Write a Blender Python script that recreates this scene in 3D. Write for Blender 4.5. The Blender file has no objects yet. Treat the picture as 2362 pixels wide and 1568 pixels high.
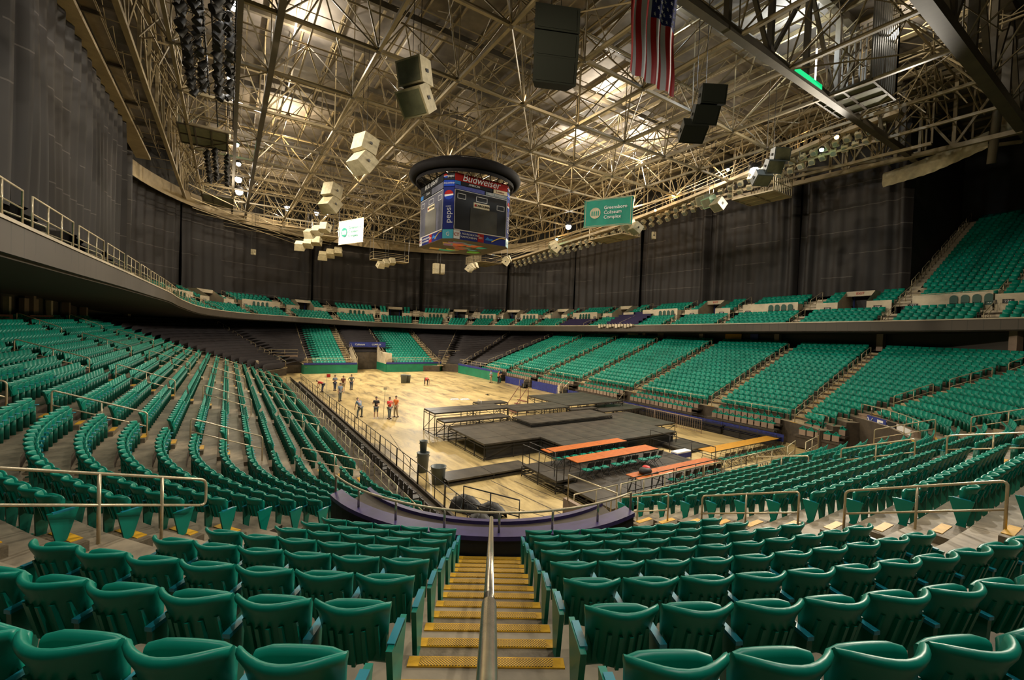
import bpy, math, random
import numpy as np
from mathutils import Matrix, Vector
random.seed(7)
S = bpy.context.scene
COL = S.collection
PI = math.pi
R_ = math.radians

# ------------------------------------------------------------------ camera, world, lights, exposure
cam_data = bpy.data.cameras.new('camera')
cam_data.sensor_width = 36.0
cam_data.lens = 1017.0 / 2362 * 36.0
cam_data.clip_end = 400
cam_data.clip_start = 0.05
cam = bpy.data.objects.new('camera', cam_data)
COL.objects.link(cam)
roll, pitch, yaw = R_(2.104), R_(1.402), R_(32.87)
_F = Vector((0, math.cos(pitch), -math.sin(pitch)))
_R0 = Vector((1, 0, 0)); _U0 = Vector((0, math.sin(pitch), math.cos(pitch)))
_R = _R0 * math.cos(roll) + _U0 * math.sin(roll)
_U = -_R0 * math.sin(roll) + _U0 * math.cos(roll)
_rz = Matrix.Rotation(-yaw, 3, 'Z')
_F, _R, _U = _rz @ _F, _rz @ _R, _rz @ _U
CAMZ = 7.6
m = Matrix(((_R.x, _U.x, -_F.x, 0), (_R.y, _U.y, -_F.y, 0), (_R.z, _U.z, -_F.z, CAMZ), (0, 0, 0, 1)))
cam.matrix_world = m
S.camera = cam

def proj(x, y, z):
    q = Vector((x, y, z - CAMZ)); d = q.dot(_F)
    if d <= 0.01: return (-9999, -9999, d)
    return (1181 + 1017 * q.dot(_R) / d, 784 - 1017 * q.dot(_U) / d, d)

S.view_settings.view_transform = 'Standard'
S.view_settings.look = 'None'
S.view_settings.exposure = 0.25
S.view_settings.gamma = 1.0
S.view_settings.use_curve_mapping = False

W = bpy.data.worlds.new('world'); S.world = W
W.use_nodes = True
W.node_tree.nodes['Background'].inputs[0].default_value = (1.0, 0.93, 0.82, 1)
W.node_tree.nodes['Background'].inputs[1].default_value = 0.02

def spot(name, loc, target, power, size=100, color=(1, .93, .8), radius=.25, blend=.6):
    d = bpy.data.lights.new(name, 'SPOT'); d.energy = power; d.color = color
    d.spot_size = R_(size); d.spot_blend = blend; d.shadow_soft_size = radius
    o = bpy.data.objects.new(name, d); COL.objects.link(o)
    o.location = loc
    o.rotation_euler = (Vector(target) - Vector(loc)).to_track_quat('-Z', 'Y').to_euler()
    return o
def bulb(name, loc, power, color=(1, .95, .85), radius=.2):
    d = bpy.data.lights.new(name, 'POINT'); d.energy = power; d.color = color; d.shadow_soft_size = radius
    o = bpy.data.objects.new(name, d); COL.objects.link(o); o.location = loc
    return o
AMB = (1, .62, .25); WARM = (1, .80, .52); NEUT = (1, .90, .74); COOL = (.85, .95, 1)
# floodlights of the two catwalks and the end, aimed at the floor and the stands
FLOODS = []
for (x, y) in ((-.1, 14), (0, 30), (0, 39), (.4, 51), (.7, 57), (.9, 64), (1.0, 70)):
    FLOODS.append((x, y, 23.4, (32, y + 2, 3)))
for (x, y) in ((42.5, 12), (42.5, 16.3), (42.8, 18.1), (42.2, 27), (43, 33), (43.5, 44), (44, 54), (44.5, 60)):
    FLOODS.append((x, y, 22.6, (0, y + 3, 4)))
for (x, y) in ((7.5, 76.8), (11.7, 77.2), (30, 77)):
    FLOODS.append((x, y, 22.8, (20, 50, 0)))
for i, (x, y, z, t) in enumerate(FLOODS):
    spot('flood_light', (x, y, z), t, 10500, 86, NEUT if i % 3 else (1, .86, .62), .22)
# unseen fill spots, added to brighten the seats of the near corner
for (x, y, t) in ((7.3, 2, (3, 8, 3)), (18, 1.5, (14, 8, 3)), (-3, 12, (-3, 18, 3)), (2.0, -2.0, (2, 6, 5)), (28, 2, (26, 9, 3))):
    spot('corner_fill_light', (x, y, 23.0), t, 2300, 118, (1, .95, .86), .12)
for (x, y, t) in ((20, 40, (20, 41, 0)), (12, 54, (12, 54, 0)), (28, 54, (28, 54, 0)), (20, 27, (20, 24, 0))):
    spot('centre_light', (x, y, 27.0), t, 6500, 110, WARM, .2)
# lamps in the roof space that wash the roof deck
ROOFWASH = [(4, 37.5, NEUT, 3200), (5, 54, WARM, 3600), (40, 36, NEUT, 4200), (29.5, 31, NEUT, 3000), (34, 40, NEUT, 4200),
            (33, 16, COOL, 1800), (38, 11, NEUT, 900), (12, 37, NEUT, 300), (20, 62, WARM, 500), (0, 70, WARM, 600), (38, 60, WARM, 800),
            (25, 20, COOL, 350), (-2, 42, WARM, 150), (21, 44, WARM, 300)]
for (x, y, c, p) in ROOFWASH:
    bulb('roof_lamp', (x, y, 28.7), p * .55, c, .2)
for (x, y, z, p, c) in ((41, 70, 22, 600, WARM), (43.5, 40, 24.4, 450, WARM), (43, 28, 24.6, 450, WARM), (43.6, 20, 25.0, 160, AMB), (43.9, 34, 23.6, 320, AMB), (44.6, 47, 22.6, 320, AMB), (45.6, 58, 22.0, 380, AMB), (3, 68, 25.5, 900, NEUT), (7, 80, 25.5, 900, WARM), (0, 66, 22, 400, WARM), (.5, 84, 26, 500, WARM),
                        (20, 84, 26, 700, WARM), (38, 84, 25, 600, WARM)):
    bulb('catwalk_lamp', (x, y, z), p, c, .15)

# ------------------------------------------------------------------ materials
def mat(name, col, rough=.6, metal=0.0, var=.0, scale=3.0, col2=None, bump=0.0, bscale=40.0, emit=None, estr=1.0, spec=None, detail=4, stretch=None):
    m = bpy.data.materials.new(name); m.use_nodes = True
    nt = m.node_tree; b = nt.nodes['Principled BSDF']
    b.inputs['Base Color'].default_value = (*col, 1)
    b.inputs['Roughness'].default_value = rough
    b.inputs['Metallic'].default_value = metal
    if spec is not None: b.inputs['Specular IOR Level'].default_value = spec
    tc = None
    if var > 0 or col2 or bump > 0:
        tc = nt.nodes.new('ShaderNodeTexCoord')
        mp = nt.nodes.new('ShaderNodeMapping'); nt.links.new(tc.outputs['Object'], mp.inputs[0])
        if stretch: mp.inputs['Scale'].default_value = stretch
    if var > 0 or col2:
        n = nt.nodes.new('ShaderNodeTexNoise'); n.inputs['Scale'].default_value = scale; n.inputs['Detail'].default_value = detail
        n.inputs['Roughness'].default_value = .65
        r = nt.nodes.new('ShaderNodeValToRGB')
        c2 = col2 if col2 else tuple(c * (1 - var) for c in col)
        r.color_ramp.elements[0].position = .35; r.color_ramp.elements[1].position = .65
        r.color_ramp.elements[0].color = (*c2, 1); r.color_ramp.elements[1].color = (*col, 1)
        nt.links.new(mp.outputs[0], n.inputs['Vector']); nt.links.new(n.outputs['Fac'], r.inputs[0]); nt.links.new(r.outputs[0], b.inputs['Base Color'])
    if bump > 0:
        n2 = nt.nodes.new('ShaderNodeTexNoise'); n2.inputs['Scale'].default_value = bscale; n2.inputs['Detail'].default_value = 3
        bp = nt.nodes.new('ShaderNodeBump'); bp.inputs['Strength'].default_value = bump; bp.inputs['Distance'].default_value = .02
        nt.links.new(mp.outputs[0], n2.inputs['Vector']); nt.links.new(n2.outputs['Fac'], bp.inputs['Height']); nt.links.new(bp.outputs[0], b.inputs['Normal'])
    if emit:
        b.inputs['Emission Color'].default_value = (*emit, 1); b.inputs['Emission Strength'].default_value = estr
    return m

def wave_mat(name, base, line, scale, axis='Z', width=.04, rough=.8, noise=.3, obj='Object'):
    """cloth or board with thin woven seams across"""
    m = bpy.data.materials.new(name); m.use_nodes = True
    nt = m.node_tree; b = nt.nodes['Principled BSDF']; b.inputs['Roughness'].default_value = rough
    tc = nt.nodes.new('ShaderNodeTexCoord'); sp = nt.nodes.new('ShaderNodeSeparateXYZ'); nt.links.new(tc.outputs[obj], sp.inputs[0])
    mu = nt.nodes.new('ShaderNodeMath'); mu.operation = 'MULTIPLY'; mu.inputs[1].default_value = scale; nt.links.new(sp.outputs[axis], mu.inputs[0])
    fr = nt.nodes.new('ShaderNodeMath'); fr.operation = 'FRACT'; nt.links.new(mu.outputs[0], fr.inputs[0])
    lt = nt.nodes.new('ShaderNodeMath'); lt.operation = 'LESS_THAN'; lt.inputs[1].default_value = width; nt.links.new(fr.outputs[0], lt.inputs[0])
    n = nt.nodes.new('ShaderNodeTexNoise'); n.inputs['Scale'].default_value = .16; n.inputs['Detail'].default_value = 4; nt.links.new(tc.outputs[obj], n.inputs['Vector'])
    mm = nt.nodes.new('ShaderNodeMath'); mm.operation = 'MULTIPLY'; nt.links.new(lt.outputs[0], mm.inputs[0])
    gt = nt.nodes.new('ShaderNodeMath'); gt.operation = 'GREATER_THAN'; gt.inputs[1].default_value = .47; nt.links.new(n.outputs['Fac'], gt.inputs[0]); nt.links.new(gt.outputs[0], mm.inputs[1])
    mx = nt.nodes.new('ShaderNodeMix'); mx.data_type = 'RGBA'; nt.links.new(mm.outputs[0], mx.inputs[0])
    r = nt.nodes.new('ShaderNodeValToRGB'); nt.links.new(n.outputs['Fac'], r.inputs[0])
    r.color_ramp.elements[0].position = .3; r.color_ramp.elements[1].position = .7
    r.color_ramp.elements[0].color = (*[c * (1 - noise) for c in base], 1); r.color_ramp.elements[1].color = (*base, 1)
    nt.links.new(r.outputs[0], mx.inputs[6]); mx.inputs[7].default_value = (*line, 1)
    nt.links.new(mx.outputs[2], b.inputs['Base Color'])
    return m

M = {}
M['green'] = mat('seat_green', (.003, .235, .16), .36, spec=.32, var=.3, scale=1.2)
M['green_d'] = mat('seat_green_dark', (.003, .12, .075), .4)
M['teal'] = mat('arm_teal', (.01, .20, .26), .35)
M['white'] = mat('plate_white', (.8, .8, .78), .5)
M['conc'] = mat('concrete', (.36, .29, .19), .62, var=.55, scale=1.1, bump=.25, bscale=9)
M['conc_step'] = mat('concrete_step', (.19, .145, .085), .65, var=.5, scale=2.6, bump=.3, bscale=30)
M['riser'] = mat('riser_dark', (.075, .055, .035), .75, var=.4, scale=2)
M['yellow'] = mat('nosing_yellow', (.70, .37, .012), .5, var=.3, scale=9)
M['rail'] = mat('rail_cream', (.60, .49, .31), .28, metal=.35, var=.2, scale=8)
M['steel'] = mat('rail_steel', (.55, .50, .40), .25, metal=.85, var=.3, scale=14)
M['floor'] = None
M['conc_l'] = mat('concrete_light', (.50, .40, .24), .6, var=.4, scale=1.5)
M['black'] = mat('black', (.012, .011, .010), .6)
M['dark'] = mat('dark_steel', (.03, .027, .024), .45, metal=.4)
M['deck'] = mat('stage_deck', (.075, .062, .046), .34, col2=(.026, .023, .020), scale=1.6, bump=.2, bscale=20, stretch=(1, .35, 1))
M['deck_edge'] = mat('deck_edge', (.03, .027, .022), .5)
M['wood'] = mat('table_orange', (.50, .135, .012), .5, spec=.25, col2=(.30, .06, .006), scale=2.5, stretch=(1, 8, 1))
M['gold'] = mat('table_gold', (.48, .24, .015), .5, spec=.25, col2=(.36, .16, .012), scale=2.5, stretch=(1, 8, 1))
M['wallgreen'] = mat('wall_green', (.01, .19, .10), .45, var=.3, scale=.9)
M['blue'] = mat('blue', (.02, .035, .22), .6)
M['navy'] = mat('navy_cloth', (.02, .03, .20), .7, var=.4, scale=5)
M['sc_red'] = mat('board_red', (.20, .008, .006), .8, spec=.1)
M['sc_w'] = mat('board_white', (.42, .41, .40), .8, spec=.1)
M['sc_k'] = mat('board_black', (.010, .010, .012), .8, spec=.1)
M['ring'] = mat('ring_black', (.007, .006, .006), .8, spec=.1)
M['purple'] = mat('purple_cloth', (.014, .006, .055), .8, var=.3, scale=4)
M['ledge'] = mat('purple_ledge', (.045, .03, .13), .4, var=.35, scale=3)
M['cream'] = mat('cream_wall', (.60, .50, .35), .55, var=.3, scale=.8)
M['beam'] = mat('cream_beam', (.42, .33, .20), .6, var=.35, scale=.5)
M['truss'] = mat('truss_paint', (.29, .225, .12), .45, var=.35, scale=.7)
M['truss_d'] = mat('truss_dark', (.10, .08, .05), .5, var=.4, scale=.6)
M['roof'] = mat('roof_deck', (.27, .235, .20), .8, var=.6, scale=.25)
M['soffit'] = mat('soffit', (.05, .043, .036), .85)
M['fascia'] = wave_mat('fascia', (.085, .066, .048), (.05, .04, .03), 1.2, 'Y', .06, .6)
M['curtain'] = wave_mat('curtain', (.021, .016, .0145), (.075, .064, .058), .42, 'Z', .03, .7, .45)
M['cover'] = mat('cover_black', (.018, .013, .016), .75, var=.4, scale=2)
M['plat'] = mat('platform_green', (.17, .17, .10), .55, var=.3, scale=2)
M['spk'] = mat('speaker_cream', (.46, .39, .24), .5, var=.3, scale=3)
M['spk_green_lit'] = mat('speaker_green_lit', (.30, .50, .30), .5, var=.25, scale=3)  # green light on a cream cabinet, put into its base colour
M['spk_d'] = mat('speaker_dark', (.012, .014, .010), .75, spec=.2)
M['chair_d'] = mat('chair_dark_green', (.002, .06, .04), .5)
M['lens'] = mat('lens_glass', (.16, .17, .14), .15)
M['glow'] = mat('lamp_glow', (1, 1, 1), .5, emit=(1, .97, .9), estr=60)
M['glow_o'] = mat('lamp_amber', (1, .6, .2), .5, emit=(1, .45, .08), estr=45)
M['glow_g'] = mat('lamp_green', (.5, 1, .7), .5, emit=(.4, 1, .6), estr=30)
M['glow_w'] = mat('tube_white', (1, 1, 1), .5, emit=(1, .9, .9), estr=9)
M['greentube'] = mat('green_tube', (.0, .7, .3), .5, emit=(0, .8, .25), estr=.7)
M['ban'] = mat('banner_green', (.0, .22, .15), .7, var=.2, scale=1)
M['ban_w'] = mat('banner_white', (.75, .74, .74), .7, var=.1, scale=1)
M['red'] = mat('red', (.55, .02, .015), .5)
M['rededge'] = mat('red_brown', (.16, .05, .03), .6)
M['skin'] = mat('skin', (.48, .27, .18), .5)
M['grey'] = mat('grey_plastic', (.11, .13, .13), .45, var=.2, scale=3)
M['canvas'] = mat('cream_cloth', (.45, .38, .24), .7, var=.35, scale=.8)
M['pink'] = mat('pink_beige', (.30, .21, .15), .6, var=.3, scale=.6)

def floor_mat():
    m = bpy.data.materials.new('floor_concrete'); m.use_nodes = True
    nt = m.node_tree; b = nt.nodes['Principled BSDF']
    tc = nt.nodes.new('ShaderNodeTexCoord')
    mp = nt.nodes.new('ShaderNodeMapping'); mp.inputs['Scale'].default_value = (1, .28, 1); mp.inputs['Rotation'].default_value = (0, 0, 1.2)
    nt.links.new(tc.outputs['Object'], mp.inputs[0])
    a = nt.nodes.new('ShaderNodeTexNoise'); a.inputs['Scale'].default_value = .9; a.inputs['Detail'].default_value = 9; a.inputs['Roughness'].default_value = .72; a.inputs['Distortion'].default_value = .6
    nt.links.new(mp.outputs[0], a.inputs['Vector'])
    r = nt.nodes.new('ShaderNodeValToRGB'); e = r.color_ramp.elements
    e[0].position = .34; e[0].color = (.13, .10, .055, 1); e[1].position = .62; e[1].color = (.55, .415, .185, 1)
    x = e.new(.47); x.color = (.38, .28, .12, 1)
    nt.links.new(a.outputs['Fac'], r.inputs[0]); nt.links.new(r.outputs[0], b.inputs['Base Color'])
    rr = nt.nodes.new('ShaderNodeValToRGB'); rr.color_ramp.elements[0].color = (.3, .3, .3, 1); rr.color_ramp.elements[1].color = (.55, .55, .55, 1)
    nt.links.new(a.outputs['Fac'], rr.inputs[0]); nt.links.new(rr.outputs[0], b.inputs['Roughness'])
    return m
M['floor'] = floor_mat()

def hatch_mat():
    """yellow anti-slip strip with a black diamond mesh"""
    m = bpy.data.materials.new('nosing_mesh'); m.use_nodes = True
    nt = m.node_tree; b = nt.nodes['Principled BSDF']; b.inputs['Roughness'].default_value = .6
    tc = nt.nodes.new('ShaderNodeTexCoord'); sp = nt.nodes.new('ShaderNodeSeparateXYZ'); nt.links.new(tc.outputs['Object'], sp.inputs[0])
    outs = []
    for op in ('ADD', 'SUBTRACT'):
        q = nt.nodes.new('ShaderNodeMath'); q.operation = op; nt.links.new(sp.outputs[0], q.inputs[0]); nt.links.new(sp.outputs[1], q.inputs[1])
        k = nt.nodes.new('ShaderNodeMath'); k.operation = 'MULTIPLY'; k.inputs[1].default_value = 42; nt.links.new(q.outputs[0], k.inputs[0])
        f = nt.nodes.new('ShaderNodeMath'); f.operation = 'FRACT'; nt.links.new(k.outputs[0], f.inputs[0])
        l = nt.nodes.new('ShaderNodeMath'); l.operation = 'LESS_THAN'; l.inputs[1].default_value = .26; nt.links.new(f.outputs[0], l.inputs[0]); outs.append(l)
    mx = nt.nodes.new('ShaderNodeMath'); mx.operation = 'MAXIMUM'; nt.links.new(outs[0].outputs[0], mx.inputs[0]); nt.links.new(outs[1].outputs[0], mx.inputs[1])
    c = nt.nodes.new('ShaderNodeMix'); c.data_type = 'RGBA'; nt.links.new(mx.outputs[0], c.inputs[0]); c.inputs[6].default_value = (.68, .37, .015, 1); c.inputs[7].default_value = (.03, .022, .01, 1)
    nt.links.new(c.outputs[2], b.inputs['Base Color'])
    return m
M['hatch'] = hatch_mat()

# ------------------------------------------------------------------ mesh helpers
class MB:
    def __init__(s): s.v = []; s.f = []; s.mi = []; s.cur = 0
    def add(s, vs, fs):
        n = len(s.v); s.v += [tuple(p) for p in vs]
        for f in fs: s.f.append(tuple(i + n for i in f)); s.mi.append(s.cur)
    def box(s, x0, x1, y0, y1, z0, z1, M4=None):
        vs = [(x0, y0, z0), (x1, y0, z0), (x1, y1, z0), (x0, y1, z0), (x0, y0, z1), (x1, y0, z1), (x1, y1, z1), (x0, y1, z1)]
        if M4 is not None: vs = [tuple(M4 @ Vector(p)) for p in vs]
        s.add(vs, [(0, 3, 2, 1), (4, 5, 6, 7), (0, 1, 5, 4), (1, 2, 6, 5), (2, 3, 7, 6), (3, 0, 4, 7)])
    def bar(s, a, b, w, h=None):
        """rectangular bar from a to b"""
        a = Vector(a); b = Vector(b); d = b - a; L = d.length
        if L < 1e-6: return
        d.normalize(); up = Vector((0, 0, 1)) if abs(d.z) < .95 else Vector((1, 0, 0))
        x = d.cross(up).normalized(); y = x.cross(d)
        h = h or w; vs = []
        for p in (a, b):
            for sx, sy in ((-1, -1), (1, -1), (1, 1), (-1, 1)): vs.append(p + x * sx * w / 2 + y * sy * h / 2)
        s.add(vs, [(3, 2, 1, 0), (4, 5, 6, 7), (0, 1, 5, 4), (1, 2, 6, 5), (2, 3, 7, 6), (3, 0, 4, 7)])
    def tube(s, pts, r, n=6, cap=True):
        pts = [Vector(p) for p in pts]; N = len(pts); ring0 = len(s.v); prev = None; vs = []; fs = []
        for i, p in enumerate(pts):
            d = (pts[min(i + 1, N - 1)] - pts[max(i - 1, 0)]).normalized()
            if prev is None:
                up = Vector((0, 0, 1)) if abs(d.z) < .9 else Vector((1, 0, 0)); x = d.cross(up).normalized()
            else:
                x = (prev - d * prev.dot(d)).normalized()
            prev = x; y = d.cross(x); rr = r[i] if isinstance(r, (list, tuple)) else r
            for k in range(n):
                t = 2 * PI * k / n; vs.append(p + (x * math.cos(t) + y * math.sin(t)) * rr)
        for i in range(N - 1):
            for k in range(n):
                k2 = (k + 1) % n; fs.append((i * n + k, i * n + k2, (i + 1) * n + k2, (i + 1) * n + k))
        if cap: fs.append(tuple(reversed(range(n)))); fs.append(tuple((N - 1) * n + k for k in range(n)))
        s.add(vs, fs)
    def lathe(s, prof, n=16, c=(0, 0, 0)):
        vs = []; fs = []
        for (r, z) in prof:
            for k in range(n): t = 2 * PI * k / n; vs.append((c[0] + r * math.cos(t), c[1] + r * math.sin(t), c[2] + z))
        for i in range(len(prof) - 1):
            for k in range(n): k2 = (k + 1) % n; fs.append((i * n + k, i * n + k2, (i + 1) * n + k2, (i + 1) * n + k))
        fs.append(tuple(reversed(range(n)))); fs.append(tuple((len(prof) - 1) * n + k for k in range(n)))
        s.add(vs, fs)
    def prism(s, poly, z0, z1):
        n = len(poly); vs = [(x, y, z0) for x, y in poly] + [(x, y, z1) for x, y in poly]
        s.add(vs, [tuple(reversed(range(n))), tuple(range(n, 2 * n))] + [(i, (i + 1) % n, n + (i + 1) % n, n + i) for i in range(n)])
    def quad(s, a, b, c, d): s.add([a, b, c, d], [(0, 1, 2, 3)])
    def grid(s, rows):
        n = len(rows[0]); vs = [p for r in rows for p in r]
        s.add(vs, [(i * n + j, i * n + j + 1, (i + 1) * n + j + 1, (i + 1) * n + j) for i in range(len(rows) - 1) for j in range(n - 1)])
    def mesh(s, name, mats, smooth=False):
        me = bpy.data.meshes.new(name); me.from_pydata(s.v, [], s.f)
        if not isinstance(mats, (list, tuple)): mats = [mats]
        for mm in mats: me.materials.append(mm)
        if len(mats) > 1: me.polygons.foreach_set('material_index', s.mi)
        if smooth: me.polygons.foreach_set('use_smooth', [True] * len(s.f))
        me.update(); return me
    def obj(s, name, mats, parent=None, smooth=False):
        return link(name, s.mesh(name, mats, smooth), parent)

def link(name, me, parent=None, loc=None, rz=None):
    o = bpy.data.objects.new(name, me); COL.objects.link(o)
    if parent is not None: o.parent = parent
    if loc is not None: o.location = loc
    if rz is not None: o.rotation_euler = (0, 0, rz)
    return o
def tag(o, label=None, cat=None, group=None, kind=None):
    if label: o['label'] = label
    if cat: o['category'] = cat
    if group: o['group'] = group
    if kind: o['kind'] = kind
    return o
def thing(name, label, cat, loc=(0, 0, 0), rz=0, group=None):
    return tag(link(name, None, None, loc, rz), label, cat, group)
def struct(name, mb, m, smooth=False, parent=None):
    o = mb.obj(name, m, parent, smooth)
    if parent is None: o['kind'] = 'structure'
    return o
def copy_tree(o, parent=None, loc=None, rz=None):
    c = o.copy(); COL.objects.link(c)
    if parent is not None: c.parent = parent
    for ch in o.children: copy_tree(ch, c)
    if loc is not None: c.location = loc
    if rz is not None: c.rotation_euler = (0, 0, rz)
    return c
ORD = ['first', 'second', 'third', 'fourth', 'fifth', 'sixth', 'seventh', 'eighth', 'ninth', 'tenth', 'eleventh', 'twelfth', 'thirteenth', 'fourteenth', 'fifteenth', 'sixteenth', 'seventeenth', 'eighteenth', 'nineteenth', 'twentieth'] + ['twenty-%s' % w for w in ('first', 'second', 'third', 'fourth', 'fifth', 'sixth', 'seventh', 'eighth', 'ninth')] + ['thirtieth'] + ['thirty-%s' % w for w in ('first', 'second', 'third', 'fourth', 'fifth', 'sixth', 'seventh', 'eighth', 'ninth')] + ['fortieth'] + ['forty-%s' % w for w in ('first', 'second', 'third', 'fourth', 'fifth', 'sixth', 'seventh', 'eighth', 'ninth')]
def ordn(i): return ORD[i] if i < len(ORD) else 'far'

def text_mesh(txt, size, m, extrude=.01, align='CENTER', shear=0.0):
    cu = bpy.data.curves.new('lettering', 'FONT'); cu.body = txt; cu.size = size; cu.extrude = extrude; cu.align_x = align; cu.align_y = 'CENTER'; cu.shear = shear
    cu.resolution_u = 3
    o = bpy.data.objects.new('lettering', cu); COL.objects.link(o)
    me = bpy.data.meshes.new_from_object(o)
    COL.objects.unlink(o); bpy.data.objects.remove(o); me.materials.clear(); me.materials.append(m); me.name = 'lettering'
    return me
def basis(c, right, up=(0, 0, 1)):
    """matrix whose x is right, y is up and z the outward normal, at c"""
    r = Vector(right).normalized(); u = Vector(up); u = (u - r * u.dot(r)).normalized(); n = r.cross(u)
    return Matrix(((r.x, u.x, n.x, c[0]), (r.y, u.y, n.y, c[1]), (r.z, u.z, n.z, c[2]), (0, 0, 0, 1)))
def put_text(txt, size, m, M4, parent=None, name='lettering', dx=0, dy=0, dz=.02, rot=0, shear=0, align='CENTER'):
    me = text_mesh(txt, size, m, shear=shear, align=align)
    o = link(name, me, parent)
    MM = M4 @ Matrix.Translation((dx, dy, dz)) @ Matrix.Rotation(rot, 4, 'Z')
    if parent is not None:
        bpy.context.view_layer.update(); o.matrix_parent_inverse = Matrix.Identity(4); MM = parent.matrix_world.inverted() @ MM
    o.matrix_local = MM
    return o
# ------------------------------------------------------------------ the bowl: rows run along a rounded rectangle
CXL, CXR, CYN, CYF, RC = 11.15, 26.35, 18.55, 62.85, 7.15
TR, RI = .85, .31
def lens(d): a = (RC + d) * PI / 2; return [44.3, a, 15.2, a, 44.3, a, 15.2, a]
def s_of(seg, loc, d):
    L = lens(d); return sum(L[:seg]) + loc
def ring(s, d):
    L = lens(d); T = sum(L); s = s % T
    for i, l in enumerate(L):
        if s <= l: break
        s -= l
    r = RC + d
    if i == 0: return (CXL - r, CYF - s, -1, 0)
    if i == 2: return (CXL + s, CYN - r, 0, -1)
    if i == 4: return (CXR + r, CYN + s, 1, 0)
    if i == 6: return (CXR - s, CYF + r, 0, 1)
    a = s / r
    if i == 1: nx, ny, cx, cy = -math.cos(a), -math.sin(a), CXL, CYN
    if i == 3: nx, ny, cx, cy = math.sin(a), -math.cos(a), CXR, CYN
    if i == 5: nx, ny, cx, cy = math.cos(a), math.sin(a), CXR, CYF
    if i == 7: nx, ny, cx, cy = -math.sin(a), math.cos(a), CXL, CYF
    return (cx + nx * r, cy + ny * r, nx, ny)
def aisle_s(a, d):
    k, v = a; r = RC + d
    if k == 'L':
        if v >= CYN: return s_of(0, CYF - v, d)
        return s_of(1, r * math.asin((CYN - v) / r), d)
    if k == 'C1': return s_of(1, r * R_(v), d)
    if k == 'N': return s_of(2, v - CXL, d)
    if k == 'C3': return s_of(3, r * R_(v), d)
    if k == 'R':
        if v >= CYN: return s_of(4, v - CYN, d)
        return s_of(3, r * (PI / 2 - math.asin((CYN - v) / r)), d)
    if k == 'C5': return s_of(5, r * R_(v), d)
    if k == 'F':
        if v > CXR: return s_of(5, r * math.acos(min(1, (v - CXR) / r)), d)
        if v < CXL: return s_of(7, r * math.asin(min(1, (CXL - v) / r)), d)
        return s_of(6, CXR - v, d)
    if k == 'C7': return s_of(7, r * R_(v), d)
    if k == 'END': return sum(lens(d))
def zk(k): return .95 + RI * k
def dk(k): return TR * k

# name, aisle A, aisle B, first row, last row, what, words for the labels (from A end)
BLOCKS = [
 ('far left corner', ('C7', 35), ('END', 0), 0, 18, 'cover'),
 ('left a', ('L', 62.84), ('L', 53.5), -2, 18, 'green'),
 ('left b', ('L', 53.5), ('L', 42.0), -2, 18, 'green'),
 ('left c', ('L', 42.0), ('L', 30.4), -2, 18, 'green'),
 ('left d', ('L', 30.4), ('L', 20.4), -2, 18, 'green'),
 ('left e', ('L', 20.4), ('C1', 35.4), -2, 18, 'green'),
 ('near left', ('C1', 35.4), ('C1', 59), 7, 18, 'green'),
 ('near right', ('C1', 59), ('N', 11.16), 7, 18, 'green'),
 ('near b', ('N', 11.16), ('N', 21.4), 0, 18, 'green'),
 ('near c', ('N', 21.4), ('C3', 20), 0, 18, 'green'),
 ('near d', ('C3', 20), ('C3', 54.6), 5, 18, 'green'),
 ('right a', ('C3', 54.6), ('R', 15.6), 2, 18, 'green'),
 ('right b', ('R', 15.6), ('R', 22.5), 2, 18, 'green'),
 ('right c', ('R', 22.5), ('R', 31.1), 2, 18, 'green'),
 ('right d', ('R', 31.1), ('R', 39.0), 2, 18, 'green'),
 ('right e', ('R', 39.0), ('R', 46.5), 2, 18, 'green'),
 ('right f', ('R', 46.5), ('R', 54.0), 2, 18, 'green'),
 ('right g', ('R', 54.0), ('R', 61.5), 1, 18, 'green'),
 ('far right corner a', ('R', 61.5), ('C5', 25), 0, 18, 'cover'),
 ('far right corner b', ('C5', 25), ('C5', 55), 1, 18, 'cover'),
 ('far right corner c', ('C5', 55), ('F', 30.2), 2, 18, 'cover'),
 ('far green b', ('F', 30.2), ('F', 22.1), 0, 17, 'green'),
 ('above tunnel', ('F', 22.1), ('F', 16.2), 6, 18, 'cover'),
 ('far green a', ('F', 16.2), ('F', 9.9), 0, 17, 'green'),
 ('far left corner b', ('F', 9.9), ('C7', 35), 2, 18, 'cover'),
]
def block_strip(mb_t, mb_r, A, B, k0, k1, frontz=None):
    for k in range(k0, k1 + 1):
        d0, d1 = dk(k), dk(k + 1)
        sa0, sb0, sa1, sb1 = aisle_s(A, d0), aisle_s(B, d0), aisle_s(A, d1), aisle_s(B, d1)
        if sb0 <= sa0: continue
        n = max(2, int((sb1 - sa1) / 1.3)); z = zk(k); zp = zk(k - 1) if k > k0 else (frontz if frontz is not None else z - RI)
        r0 = [ring(sa0 + (sb0 - sa0) * i / n, d0) for i in range(n + 1)]
        r1 = [ring(sa1 + (sb1 - sa1) * i / n, d1) for i in range(n + 1)]
        mb_t.grid([[(p[0], p[1], z) for p in r1], [(p[0], p[1], z) for p in r0]])
        mb_r.grid([[(p[0], p[1], z) for p in r0], [(p[0], p[1], zp) for p in r0]])
        for e in (0, n):
            mb_r.quad((r0[e][0], r0[e][1], 0), (r1[e][0], r1[e][1], 0), (r1[e][0], r1[e][1], z), (r0[e][0], r0[e][1], z))
for (nm, A, B, k0, k1, what) in BLOCKS:
    t = MB(); r = MB()
    block_strip(t, r, A, B, k0, k1, 0.0)
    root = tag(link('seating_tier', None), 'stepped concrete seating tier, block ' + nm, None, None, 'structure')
    t.obj('tread', M['conc'], root); r.obj('riser', M['riser'], root)

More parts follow.
